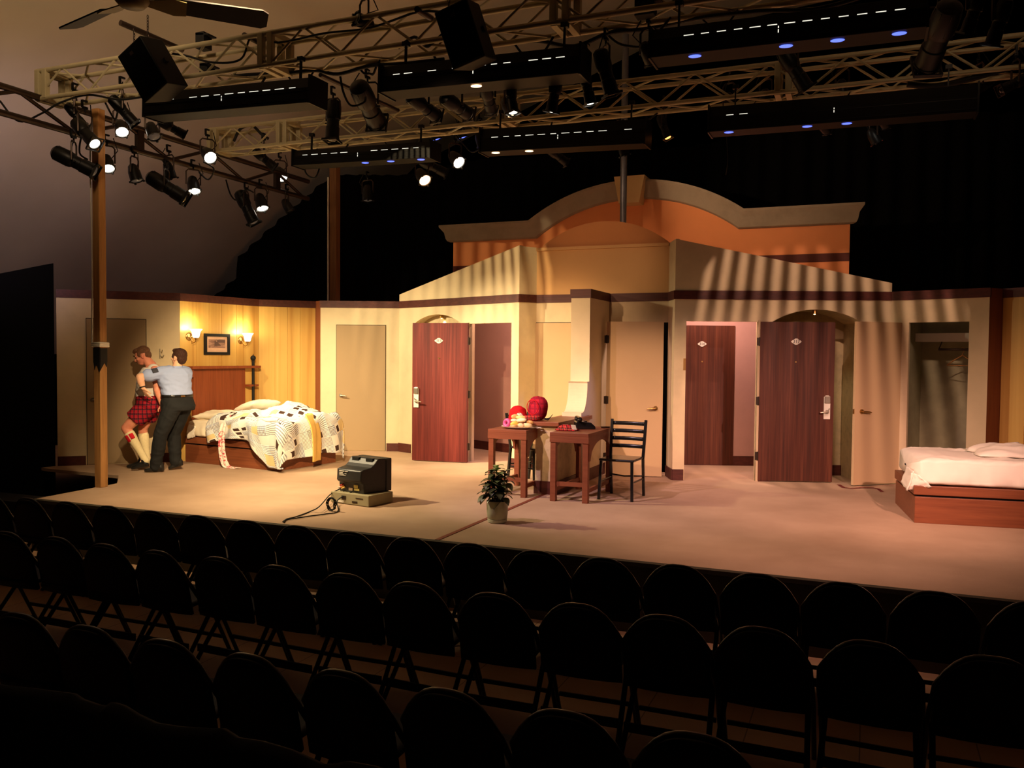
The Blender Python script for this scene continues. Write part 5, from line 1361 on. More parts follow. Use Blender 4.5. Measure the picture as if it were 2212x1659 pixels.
for k_, a_, nm in ((kn, an, 0), (kf, af, 1)):
    F = Flesh(); d = a_ - k_
    F.chain([(k_ + d * 0.17, 0.060), (k_ + d * 0.21, 0.068), (k_ + d * 0.34, 0.066), (k_ + d * 0.72, 0.049), (a_ + d * 0.02, 0.046), (a_ + d * 0.12, 0.048), ((J(348, 1446, -0.10) if nm == 0 else J(380, 1450, 0.12)), 0.033)])
    sk = F.fuse('sock', sock_m, man, 0.007, 3)
    if nm == 0:
        dd = d.normalized(); fr_ = dirv(-0.25, -1); 
        for q in (0, 1):
            mb = MB(); base_ = k_ + d * (0.225 + 0.0 * q)
            sdx = dd.cross(fr_).normalized()
            def g(uu, vv, q=q): 
                ang = (-0.55 + 0.95 * q) + uu * 0.72; o2 = fr_ * math.cos(ang) + sdx * math.sin(ang) * -1
                t_ = 0.23 + (0.21 - 0.04 * q) * vv
                rad = 0.0745 - 0.012 * max(0, (t_ - 0.30)) / 0.4
                return (k_ + d * t_) + o2 * rad - Vector(man.location)
            mb.grid(g, 8, 6); mb.build('garter_flash', plain('red_flash_cloth', hexc(206, 22, 44), 0.8), sk, smooth=180, solid=0.004)
fl_ = lambda v: Vector((v.x, v.y, max(0.004, v.z)))
shoe(man, fl_(J(418, 1490, -0.10)), fl_(J(228, 1530, -0.10))); shoe(man, fl_(J(372, 1500, 0.12)), fl_(J(176, 1516, 0.12)))
# hair, brows, beard stubble, eyes
F = Flesh(); P = Pm
F.ell(P(0, -0.020, 0.045), ax, (0.080, 0.098, 0.082)); F.ell(P(0, -0.062, 0.0), ax, (0.070, 0.050, 0.070)); F.ell(P(0.0, 0.045, 0.088), ax, (0.062, 0.045, 0.030)); F.ell(P(0.0, 0.070, 0.080), ax, (0.045, 0.026, 0.022))
for k in (-1, 1): F.ell(P(k * 0.066, 0.022, 0.02), ax, (0.016, 0.022, 0.034))
F.fuse('hair', hairm('short_brown_hair', hexc(122, 84, 60)), man, 0.006, 2, 0.004, 30)
mb = MB()
for k in (-1, 1): mb.xf(Matrix.Translation(-Vector(man.location))); mb.tube([P(k * 0.018, 0.100, 0.028), P(k * 0.040, 0.094, 0.034), P(k * 0.060, 0.078, 0.024)], 0.006, 6)
mb.build('eyebrows', bpy.data.materials['short_brown_hair'], man, smooth=180)
mb = MB(); mb.xf(Matrix.Translation(-Vector(man.location)))
for k in (-1, 1): mb.tube([P(k * 0.002, 0.103, -0.054), P(k * 0.020, 0.094, -0.058), P(k * 0.030, 0.080, -0.074)], 0.006, 6)
mb.build('moustache', bpy.data.materials['short_brown_hair'], man, smooth=180)
for k in (-1, 1):
    mb = MB(); mb.xf(Matrix.Translation(-Vector(man.location))); c = P(k * 0.032, 0.083, 0.002); mb.ball(c, 0.0085, 10, 8); mb.build('eye', plain('eye_dark', hexc(70, 50, 44), 0.2), man, smooth=180)

# ---------------------------------------------------------------- the officer holding him from behind
J = Jmaker(11.26)
p0 = J(500, 1560); cop = thing('person', 'person in light blue uniform shirt and black trousers gripping the other from behind', 'person', (p0.x, p0.y, 0.0))
f = dirv(-0.75, 0.66); u = dirv(0.66, 0.75)
F = Flesh()
P, ax = head(F, J(757, 270, 0.03), dirv(-0.92, 0.40, 0.10), IZ + IX * 0.05, 1.0); Pc = P
F.cone(J(752, 330, 0.03), 0.056, J(735, 400, 0.02), 0.064)
tors = [(J(728, 378, 0.02), 0.085, 0.07), (J(722, 405, 0.02), 0.185, 0.10), (J(712, 455, 0.0), 0.215, 0.125), (J(712, 540), 0.20, 0.13), (J(728, 620), 0.182, 0.128), (J(738, 690), 0.185, 0.132), (J(742, 770), 0.195, 0.155), (J(748, 840), 0.18, 0.15)]
F.loft([(c, u, a * (0.84 if 0 < i < 3 else 0.93), f, b * 0.90) for i, (c, a, b) in enumerate(tors)])
shn = J(585, 440, -0.12); eln = J(322, 488, -0.30); wrn = J(358, 612, -0.30)
F.chain([(J(640, 440, -0.06), 0.055), (shn, 0.056), (eln, 0.047), (J(335, 545, -0.31), 0.046), (wrn, 0.030)])
hand(F, wrn, J(402, 700, -0.24) - wrn, dirv(1, 0), dirv(-0.45, -0.9, 0.1), 0.185, 0.45)
shr = J(835, 440, 0.17); elr = J(700, 590, 0.36); wrr = J(520, 600, 0.36)
F.chain([(J(790, 440, 0.10), 0.055), (shr, 0.056), (elr, 0.046), (wrr, 0.031)]); hand(F, wrr, dirv(-1, -0.2), IZ, dirv(0, 1), 0.18, 0.6)
hl, kl, al = J(690, 820, -0.10), J(556, 1125, -0.12), J(502, 1470, -0.03)
hr, kr, ar = J(800, 830, 0.10), J(700, 1120, 0.16), J(722, 1420, 0.20)
for h_, k_, a_ in ((hl, kl, al), (hr, kr, ar)): F.chain([(h_, 0.10), (h_.lerp(k_, 0.5), 0.085), (k_, 0.06), (k_.lerp(a_, 0.3), 0.058), (a_, 0.038)])
F.fuse('body', skinm('fair_skin', hexc(232, 176, 142), hexc(240, 190, 156)), cop, 0.0065, 3)
blue = plain('light_blue_shirt_cloth', hexc(160, 178, 222), 0.8, 0.15, 0, 0.04)
F = Flesh()
F.loft([(J(730, 386, 0.02), u, 0.135, f, 0.09)] + [(c, u, a * 1.03 + 0.008, f, b * 1.03 + 0.008) for c, a, b in tors[1:5]] + [(J(738, 678), u, 0.198, f, 0.142), (J(739, 700), u, 0.19, f, 0.137)])
F.cone(J(660, 432, -0.05), 0.085, shn, 0.082); F.cone(shn, 0.082, shn.lerp(eln, 0.62), 0.083)
F.cone(J(780, 432, 0.08), 0.085, shr, 0.082); F.cone(shr, 0.082, shr.lerp(elr, 0.6), 0.08)
F.fuse('uniform_shirt', blue, cop, 0.008, 4, 0.011, 8, 9.0)
F = Flesh(); F.loft([(J(740, 366, 0.02), u, 0.066, f, 0.066), (J(734, 398, 0.02), u, 0.078, f, 0.074)]); F.fuse('collar', blue, cop, 0.007, 2)
F = Flesh()
F.loft([(J(739, 700), u, 0.19, f, 0.140), (J(742, 760), u, 0.205, f, 0.162), (J(750, 810), u, 0.215, f, 0.185), (J(748, 860), u, 0.205, f, 0.175)])
for h_, k_, a_ in ((hl, kl, al), (hr, kr, ar)):
    d = (a_ - k_)
    F.chain([(h_, 0.118), (h_.lerp(k_, 0.5), 0.104), (k_, 0.086), (k_.lerp(a_, 0.4), 0.084), (a_, 0.074), (a_ + d * 0.06, 0.072)])
F.fuse('trousers', plain('black_trouser_cloth', (0.016, 0.017, 0.018), 0.8, 0.15), cop, 0.008, 4, 0.008, 7, 1.0)
F = Flesh(); F.loft([(J(738, 684), u, 0.207, f, 0.152), (J(740, 714), u, 0.208, f, 0.154)]); F.fuse('belt', M['gloss'], cop, 0.007, 1)
mb = MB(); c = J(742, 699, 0) - f * 0.150 - u * 0.0 - Vector(cop.location); mb.bar(c - u * 0.028, c + u * 0.028, 0.014, 0.022); mb.build('belt_clip', M['brass'], cop, bevel=0.003)
mb = MB(); c = J(652, 712, 0) - u * 0.03 - f * 0.06 - Vector(cop.location); mb.bar(c - IZ * 0.03, c + IZ * 0.03, 0.03, 0.03, f); mb.build('belt_pouch', M['gloss'], cop, bevel=0.004)
mb = MB(); mb.xf(Matrix.Translation(-Vector(cop.location))); d = (wrn - eln).normalized(); q_ = d.orthogonal().normalized(); r_ = d.cross(q_)
mb.tube([wrn - d * 0.012 + (q_ * math.cos(2 * math.pi * i / 18) + r_ * math.sin(2 * math.pi * i / 18)) * 0.036 for i in range(18)], 0.008, 8, closed=True); mb.build('wrist_watch', M['gloss'], cop, smooth=180)
# shoulder patch and epaulette
mb = MB(); mb.xf(Matrix.Translation(-Vector(cop.location))); ax_ = (eln - shn).normalized(); up_ = (IZ - ax_ * IZ.dot(ax_)).normalized(); out_ = ax_.cross(up_); 
if out_.dot(FW) > 0: out_ = -out_
c0 = shn.lerp(eln, 0.40)
def pt(uu, vv): a = 0.25 + vv * 0.75; return c0 + ax_ * ((uu - 0.5) * 0.075) + (up_ * math.sin(a) + out_ * math.cos(a)) * 0.092
mb.grid(pt, 6, 6); mb.build('sleeve_patch', plain('dark_patch', hexc(60, 62, 74), 0.8), cop, smooth=180, solid=0.004)
mb = MB(); mb.xf(Matrix.Translation(-Vector(cop.location))); mb.bar(J(640, 372, -0.06), J(575, 398, -0.11), 0.045, 0.008); mb.build('epaulette', plain('navy_cloth', hexc(40, 46, 66), 0.8), cop, bevel=0.003)
lift = J(795, 1462, 0.20)
shoe(cop, fl_(J(590, 1542, -0.02)), fl_(J(372, 1560, -0.04))); shoe(cop, J(806, 1478, 0.22), fl_(J(645, 1540, 0.18)))
F = Flesh(); P = Pc
F.ell(P(0, -0.022, 0.042), ax, (0.081, 0.099, 0.084)); F.ell(P(0, -0.060, -0.010), ax, (0.070, 0.052, 0.078)); F.ell(P(0, 0.050, 0.085), ax, (0.058, 0.040, 0.030))
for k in (-1, 1): F.ell(P(k * 0.066, 0.024, 0.02), ax, (0.016, 0.022, 0.036))
F.fuse('hair', hairm('dark_brown_hair', hexc(74, 48, 38)), cop, 0.006, 2, 0.003, 30)
for k in (-1, 1):
    mb = MB(); mb.xf(Matrix.Translation(-Vector(cop.location))); c = P(k * 0.032, 0.082, 0.002); mb.ball(c, 0.0085, 10, 8); mb.build('eye', bpy.data.materials['eye_dark'], cop, smooth=180)
# ================================================================== the lighting rig overhead
def truss(name, label, x0, x1, yc, zb, plates, m='truss', w=0.30, h=0.30, pitch=0.40):
    t = thing(name, label, 'truss', ((x0 + x1) / 2, yc, zb)); cx = (x0 + x1) / 2; a, b = x0 - cx, x1 - cx
    for sy in (-1, 1):
        for z in (0, h):
            mb = MB(); mb.cyl((a, sy * w / 2, z), (b, sy * w / 2, z), 0.025, 0.025, 12); mb.build('chord', M[m], t, smooth=60)
    n = int(round((b - a) / pitch)); st = (b - a) / n
    for sy, nm in ((-1, 'front_bracing'), (1, 'rear_bracing')):
        mb = MB()
        for i in range(n):
            z0, z1 = (0, h) if i % 2 == 0 else (h, 0); mb.cyl((a + i * st, sy * w / 2, z0), (a + (i + 1) * st, sy * w / 2, z1), 0.012, 0.012, 6)
        mb.build(nm, M[m], t, smooth=60)
    for z, nm in ((0, 'lower_bracing'), (h, 'upper_bracing')):
        mb = MB()
        for i in range(n):
            y0, y1 = (-w / 2, w / 2) if i % 2 == 0 else (w / 2, -w / 2); mb.cyl((a + i * st, y0, z), (a + (i + 1) * st, y1, z), 0.012, 0.012, 6)
        mb.build(nm, M[m], t, smooth=60)
    for p in plates:
        mb = MB(); q = p - cx
        for o in (-0.055, 0.055):
            for sy in (-1, 1): mb.box((q + o - 0.03, sy * w / 2 - 0.03, -0.005), (q + o + 0.03, sy * w / 2 + 0.03, h + 0.005))
            for z in (0, h): mb.box((q + o - 0.03, -w / 2, z - 0.03), (q + o + 0.03, w / 2, z + 0.03))
        mb.build('joint_plate', M[m], t, bevel=0.004)
    return t
TZ = 4.36
T1Y, T2Y = 6.95, 9.65
truss('lighting_truss', 'pale box truss over the stage front carrying two loudspeakers', -8.55, 4.5, T1Y, TZ, (-8.46, -5.43, -2.43, 0.6, 3.6))
truss('lighting_truss', 'pale box truss hung further upstage behind the front truss', -8.55, 4.5, T2Y, TZ + 0.02, (-8.5, -7.32, -4.1, -0.9, 2.2))
# dark two-pipe side truss
sx = -8.5
st = thing('side_truss', 'dark two pipe ladder truss running upstage at the left', 'truss', (sx, 8.4, 4.09))
for z in (0.0, 0.28):
    mb = MB(); mb.cyl((0, -3.6, z), (0, 3.3, z), 0.036, 0.036, 10); mb.build('chord', M['bronze'], st, smooth=60)
mb = MB()
for i in range(9):
    y = -3.3 + i * 0.72; mb.cyl((0, y, 0.0 if i % 2 else 0.28), (0, y + 0.72, 0.28 if i % 2 else 0.0), 0.022, 0.022, 8)
for y in (-2.9, -0.2, 2.5): mb.box((-0.03, y - 0.05, -0.02), (0.03, y + 0.05, 0.30))
mb.build('bracing', M['bronze'], st, smooth=60)

# posts
b = at_z(219, 1052)
HP = 0.050; HPD = HP + 0.0006; HPE = HP + 0.006
po = thing('wooden_post', 'square wooden post standing at the left front corner of the stage', 'post', (b.x, b.y, 0))
mb = MB(); mb.box((-HP, -HP, 0), (HP, HP, 4.36)); mb.build('post', M['lumber'], po, bevel=0.006)
mb = MB(); rp = [(-(HP + 0.01) + 0.008 * math.sin(z * 3), -(HP + 0.006), z) for z in [1.66 + 0.1 * i for i in range(26)]]; mb.tube(rp, 0.008, 8); mb.build("rope", M['white'], po, smooth=60)
mb = MB()
for q in (1.64, 1.658, 1.676): mb.tube([(-HP - 0.012, -HP - 0.012, q), (HP + 0.012, -HP - 0.012, q + 0.004), (HP + 0.012, HP + 0.012, q), (-HP - 0.012, HP + 0.012, q - 0.004)], 0.011, 8, closed=True)
mb.build('rope_wrap', M['white'], po, smooth=60)
mb = MB(); mb.prism([(-HP, 1.46), (-0.044, 1.44), (-0.03, 1.37), (-0.01, 1.43), (0.02, 1.41), (0.045, 1.34), (HP, 1.36), (HP, 1.62), (-HP, 1.62)], -HPE, -HPD, lambda a, c, d: (a, d, c)); mb.prism([(-HP, 1.36), (-0.03, 1.39), (0.01, 1.45), (0.04, 1.40), (HP, 1.47), (HP, 1.62), (-HP, 1.62)], HPD, HPE, lambda a, c, d: (d, a, c)); mb.build('black_patch', M['black'], po)
b = at_y(723, 640, 13.0)
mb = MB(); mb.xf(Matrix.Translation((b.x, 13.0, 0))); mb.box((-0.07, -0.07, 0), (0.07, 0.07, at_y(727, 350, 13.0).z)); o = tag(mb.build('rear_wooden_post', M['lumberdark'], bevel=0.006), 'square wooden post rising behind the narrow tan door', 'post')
mb = MB(); mb.cyl((b.x - 0.075, 12.9, 0), (b.x - 0.075, 12.9, 4.7), 0.014, 0.014, 8); mb.build('conduit', M['white'], o, smooth=60)
b = at_y(1346, 480, 12.6)
mb = MB(); mb.cyl((b.x, 12.6, 0), (b.x, 12.6, at_y(1353, 75, 12.6).z), 0.05, 0.05, 16); tag(mb.build('roof_pole', M['pole'], smooth=60), 'grey steel pole rising through the arch behind the dome', 'pole')

# -- lamps
LENS = {}
def lensm(key):
    if key not in LENS:
        spec = {'white': ((255, 246, 226), 5.0), 'warm': ((255, 190, 130), 4.0), 'amber': ((255, 150, 60), 3.0), 'red': ((255, 90, 60), 2.5), 'blue': ((90, 110, 255), 0.8), 'dim': ((120, 100, 84), 0.10)}[key]
        LENS[key] = emit('lens_' + key, hexc(*spec[0]), spec[1])
    return LENS[key]
glassm = plain('dark_lens_glass', (0.02, 0.02, 0.022), 0.08, 0.6)
def up_parts(t, m4, side_r, c_top, L):
    """yoke and clamp; t at the body centre, world up"""
    ax = (m4.to_3x3() @ Vector((0, 0, -1))).normalized()
    s = ax.cross(IZ)
    s = s.normalized() if s.length > 0.15 else Vector((1, 0, 0))
    r = side_r + 0.012; hh = c_top
    mb = MB(); mb.tube([s * r, s * r + IZ * (hh - 0.03), s * (r - 0.03) + IZ * hh, s * -(r - 0.03) + IZ * hh, s * -r + IZ * (hh - 0.03), s * -r], 0.010, 6); mb.build('yoke', M['bronze'], t, smooth=40)
    mb = MB(); mb.cyl((0, 0, hh - 0.01), (0, 0, hh + 0.06), 0.010, 0.010, 8); mb.bar((0, -0.03, hh + 0.05), (0, 0.03, hh + 0.05), 0.03, 0.025); mb.bar((0, -0.035, hh + 0.05), (0, -0.035, hh + 0.13), 0.018, 0.022, (0, 1, 0)); mb.bar((0, -0.035, hh + 0.125), (0, 0.03, hh + 0.125), 0.022, 0.018); mb.build('clamp', M['blackmetal'], t)
    mb = MB(); mb.tube([s * -r * 0.6 + IZ * 0.06, s * -r * 1.5 + IZ * (hh * 0.5) - ax * 0.08, s * -r * 0.8 + IZ * (hh + 0.10)], 0.006, 5); mb.build('power_lead', M['black'], t, smooth=60)
def place(rear, front, plane, dfront):
    k, v = plane
    if k == 'x': a = at_x(rear[0], rear[1], v); d = depth(a); b = at_d(front[0], front[1], d + dfront)
    else: a = at_y(rear[0], rear[1], v); d = depth(a); b = at_d(front[0], front[1], d + dfront)
    return a, b
NL = {}
def ellipsoidal(rear, front, plane, dfront, label, lens=None, yoke=0.22, gobo=False, group='ellipsoidal spotlights'):
    if gobo:      # aimed at a point of the set; a slotted plate sits in the gel frame
        a = at_y(rear[0], rear[1], plane[1]); b = a + (Vector(front) - a).normalized() * 0.62
    else: a, b = place(rear, front, plane, dfront)
    ax = b - a; L = max(0.30, min(0.80, ax.length)); c = (a + b) / 2; ax.normalize(); k = L / 0.62
    t = thing('ellipsoidal_spotlight', label, 'stage light', tuple(c), group=group)
    m4 = lookm((0, 0, 0), ax)
    mb = MB(); mb.xf(m4 @ Matrix.Scale(k, 4)); mb.lathe([(0.0, 0.31), (0.06, 0.30), (0.095, 0.27), (0.108, 0.20), (0.110, 0.10), (0.104, 0.03), (0.088, 0.0)], 18, False, True)
    for i in range(8):
        q = 2 * math.pi * i / 8; mb.bar((0.095 * math.cos(q), 0.095 * math.sin(q), 0.06), (0.09 * math.cos(q), 0.09 * math.sin(q), 0.26), 0.006, 0.03, (math.cos(q), math.sin(q), 0))
    mb.build('lamp_housing', M['blackmetal'], t, smooth=35)
    mb = MB(); mb.xf(m4 @ Matrix.Scale(k, 4)); mb.lathe([(0.088, 0.0), (0.088, -0.10), (0.098, -0.11), (0.100, -0.27), (0.108, -0.275), (0.108, -0.30), (0.080, -0.30), (0.080, -0.27)], 18, False, False)
    mb.cyl((0.075, 0, -0.04), (0.12, 0, -0.04), 0.012, 0.012, 8); mb.build('barrel', M['blackmetal'], t, smooth=35)
    mb = MB(); mb.xf(m4 @ Matrix.Scale(k, 4)); g = 0.108
    for s_ in (-1, 1):
        mb.box((-g, s_ * g - 0.006, -0.325), (g, s_ * g + 0.006, -0.295)); mb.box((s_ * g - 0.006, -g, -0.325), (s_ * g + 0.006, g, -0.295))
    mb.build('gel_frame', M['blackmetal'], t)
    if gobo:
        wt, colr, pitch, wid = gobo
        mb = MB(); mb.xf(m4)
        n = int(0.10 / pitch) + 1
        for i in range(-n, n + 1): mb.box((i * pitch - wid / 2, -0.10, -0.311), (i * pitch + wid / 2, 0.10, -0.309))
        mb.box((-0.108, 0.085, -0.3115), (0.108, 0.108, -0.3085)); mb.box((-0.108, -0.108, -0.3115), (0.108, -0.085, -0.3085))
        mb.build('gobo', M['blackmetal'], t)
        l = bpy.data.lights.new('gobo_lamp', 'SPOT'); l.energy = wt; l.color = colr; l.spot_size = R(64); l.spot_blend = 0.3; l.shadow_soft_size = 0.0022
        lo = bpy.data.objects.new('gobo_lamp', l); COL.objects.link(lo); lo.location = c + ax * 0.10; lo.rotation_euler = ax.to_track_quat('-Z', 'Y').to_euler()
    mb = MB(); mb.xf(m4 @ Matrix.Scale(k, 4)); mb.lathe([(0.075, 0.004), (0.05, 0.002), (0.0, 0.001)] if gobo else [(0.079, -0.285), (0.065, -0.300), (0.035, -0.312), (0.0, -0.316)], 18, False, False); mb.build('lens', lensm(lens) if lens else glassm, t, smooth=180)
    up_parts(t, m4, 0.10 * k, yoke, L)
    return t, c, ax
def par(rear, front, plane, dfront, label, lens=None, yoke=0.20, rim=None, group='par can lamps'):
    a, b = place(rear, front, plane, dfront); ax = b - a; L = max(0.24, min(0.42, ax.length)); c = (a + b) / 2; ax.normalize(); k = L / 0.32
    k = min(k * 0.78, 0.82)
    t = thing('par_can', label, 'stage light', tuple(c), group=group); m4 = lookm((0, 0, 0), ax)
    mb = MB(); mb.xf(m4 @ Matrix.Scale(k, 4)); mb.lathe([(0.0, 0.17), (0.04, 0.165), (0.075, 0.13), (0.092, 0.06), (0.104, 0.02), (0.108, -0.13), (0.118, -0.135), (0.118, -0.15), (0.100, -0.15), (0.098, -0.10)], 20, False, False); mb.build('can', M['blackmetal'], t, smooth=35)
    for i in range(4):
        mb = MB(); mb.xf(m4 @ Matrix.Scale(k, 4)); q = math.pi / 4 + i * math.pi / 2; mb.cbox((0.118 * math.cos(q), 0.118 * math.sin(q), -0.155), (0.03, 0.03, 0.03)); mb.build('gel_clip', M['blackmetal'], t)
    mb = MB(); mb.xf(m4 @ Matrix.Scale(k, 4)); mb.lathe([(0.100, -0.125), (0.08, -0.142), (0.04, -0.153), (0.0, -0.156)], 20, False, False); mb.build('lens', lensm(lens) if lens else glassm, t, smooth=180)
    up_parts(t, m4, 0.108 * k, yoke, L)
    return t, c, ax
SX = ('x', -8.5); Y1 = ('y', 6.95); Y2 = ('y', 9.65)
# along the dark side truss, from the near end to the far end
ellipsoidal((112, 325), (207, 372), SX, 0.10, 'long black spotlight left of the wooden post under the side truss', 'dim')
par((228, 333), (235, 370), SX, -0.12, 'lit black can lamp just right of the wooden post', 'white')
par((283, 350), (298, 398), SX, 0.0, 'dark can lamp hanging alone right of the lit one at the post', 'dim')
par((358, 345), (372, 392), SX, 0.10, 'stubby dark lamp above the long tilted spotlight on the side truss', None)
ellipsoidal((318, 378), (402, 430), SX, 0.05, 'long black spotlight tilted down right under the middle of the side truss', None)
par((414, 378), (421, 420), SX, -0.10, 'lit can lamp pointing down beside the long tilted spotlight', 'white')
par((440, 322), (457, 344), ('y', 9.2), -0.20, 'lit round lamp facing out below the upstage truss end', 'white')
ellipsoidal((515, 412), (549, 482), SX, 0.0, 'black spotlight hanging steeply near the far end of the side truss', 'dim')
par((558, 414), (569, 458), SX, -0.10, 'lit can lamp beside the steep spotlight at the far end', 'white')
par((598, 362), (612, 387), ('y', 11.2), -0.22, 'lit round lamp at the far end of the side truss', 'white')
par((610, 428), (630, 460), SX, 0.0, 'dark can lamp, last on the far end of the side truss', None)
# cluster at the post head
ellipsoidal((146, 228), (180, 270), ('x', -8.3), 0.05, 'dark spotlight left of the post head under the front truss', None)
ellipsoidal((162, 262), (206, 312), ('x', -8.2), -0.15, 'spotlight with bright front rim crossing the wooden post', 'white')
ellipsoidal((238, 208), (292, 268), ('y', 6.9), 0.1, 'dark spotlight right of the post head', None)
par((258, 260), (265, 290), ('y', 7.6), -0.15, 'small lit lamp low among the cluster at the post head', 'white')
par((322, 262), (336, 302), ('y', 7.3), -0.08, 'dark round lamp with pale lens facing the seats at the cluster', 'dim')
ellipsoidal((345, 262), (396, 290), ('y', 7.1), 0.12, 'spotlight pointing right with glinting gel frame below the left border light', 'amber')
# front truss
ellipsoidal((722, 215), (717, 305), ('y', 8.2), -0.04, 'black spotlight hanging straight down between the left border lights', None, 0.24)
ellipsoidal((772, 182), (-5.6, 11.45, 2.55), ('y', 7.3), 0, 'large black spotlight slanting down right of the hanging one', None, gobo=(110, (1.0, 0.74, 0.40), 0.0108, 0.0040))
ellipsoidal((882, 205), (944, 252), Y1, 0.30, 'spotlight with orange rim, first below the middle border light', 'amber')
ellipsoidal((955, 208), (1014, 248), Y1, 0.30, 'spotlight with golden rim, second below the middle border light', 'amber')
ellipsoidal((1046, 180), (1062, 240), Y1, 0.30, 'spotlight with red gel third below the middle border light', 'red')
par((1086, 212), (1110, 248), ('y', 7.6), -0.05, 'large warm lit lamp below the middle border light', 'warm')
ellipsoidal((1100, 178), (1108, 240), Y1, -0.02, 'spotlight with white rim above the large warm lamp', 'white')
ellipsoidal((1204, 172), (1192, 234), Y1, 0.05, 'spotlight pointing down with white rim near the right end of the middle border light', 'white')
ellipsoidal((1262, 158), (1274, 214), Y1, 0.02, 'spotlight with white rim just past the middle border light', 'white')
ellipsoidal((1294, 105), (1322, 205), Y1, 0.05, 'big dark spotlight between the middle and right border lights', None)
par((1388, 88), (1412, 140), Y1, 0.15, 'dark lamp box at the left end of the right border light', None)
ellipsoidal((1688, 105), (1742, 192), ('y', 8.9), 0.05, 'dark spotlight hanging below the right border light', None)
ellipsoidal((2056, 5), (-0.55, 11.4, 1.95), ('y', 7.4), 0, 'long spotlight slanting down left past the right border light', 'amber', gobo=(135, (1.0, 0.60, 0.43), 0.0114, 0.0055))
ellipsoidal((2118, -20), (2090, 66), Y1, 0.12, 'spotlight with bright rim second from the right edge', 'white')
ellipsoidal((2176, -5), (2142, 98), ('y', 6.7), 0.12, 'spotlight with bright rim at the top right corner', 'white')
par((805, 54), (768, 40), Y1, -0.12, 'dark can lamp lying on top of the front truss', None)
# upstage truss
ellipsoidal((546, 322), (594, 362), ('y', 9.9), 0.10, 'dark spotlight under the left end of the upstage truss', None)
par((972, 330), (995, 355), ('y', 10.6), -0.20, 'white lit lamp hanging before the black drapes', 'white')
par((902, 366), (921, 394), ('y', 10.6), -0.20, 'orange lit lamp lowest before the black drapes', 'warm')
ellipsoidal((905, 345), (965, 375), ('y', 10.8), 0.1, 'dark spotlight between the white and orange lit lamps', None)
par((793, 395), (795, 440), ('y', 11.5), 0.0, 'dark square fronted lamp hanging before the black drapes', 'dim')
ellipsoidal((1180, 318), (1225, 352), ('y', 10.2), 0.1, 'dim spotlight under the middle of the upstage truss', None)
par((1340, 300), (1352, 340), ('y', 10.0), 0.05, 'dark lamp at the top of the grey roof pole', None)
ellipsoidal((1425, 250), (1443, 298), ('y', 10.0), -0.05, 'dark spotlight with thin golden rim right of the roof pole', 'amber')
par((1770, 262), (1790, 284), ('y', 10.4), 0.14, 'lamp showing a white sliver of lens before the drapes', 'white')
par((1900, 250), (1917, 270), ('y', 10.4), 0.12, 'pale lit lamp upper of two at the right before the drapes', 'white')
par((1880, 282), (1893, 306), ('y', 10.9), 0.02, 'red lit lamp lower of two at the right before the drapes', 'red')
ellipsoidal((2152, 152), (2072, 222), ('y', 9.95), 0.0, 'dark spotlight slanting left under the upstage truss at the right', None)
ellipsoidal((2226, 165), (2160, 196), ('y', 9.5), 0.0, 'dark spotlight cut by the right edge under the upstage truss', None)

M['border'] = plain('border_light_black', (0.0025, 0.0025, 0.0025), 0.55, 0.2)
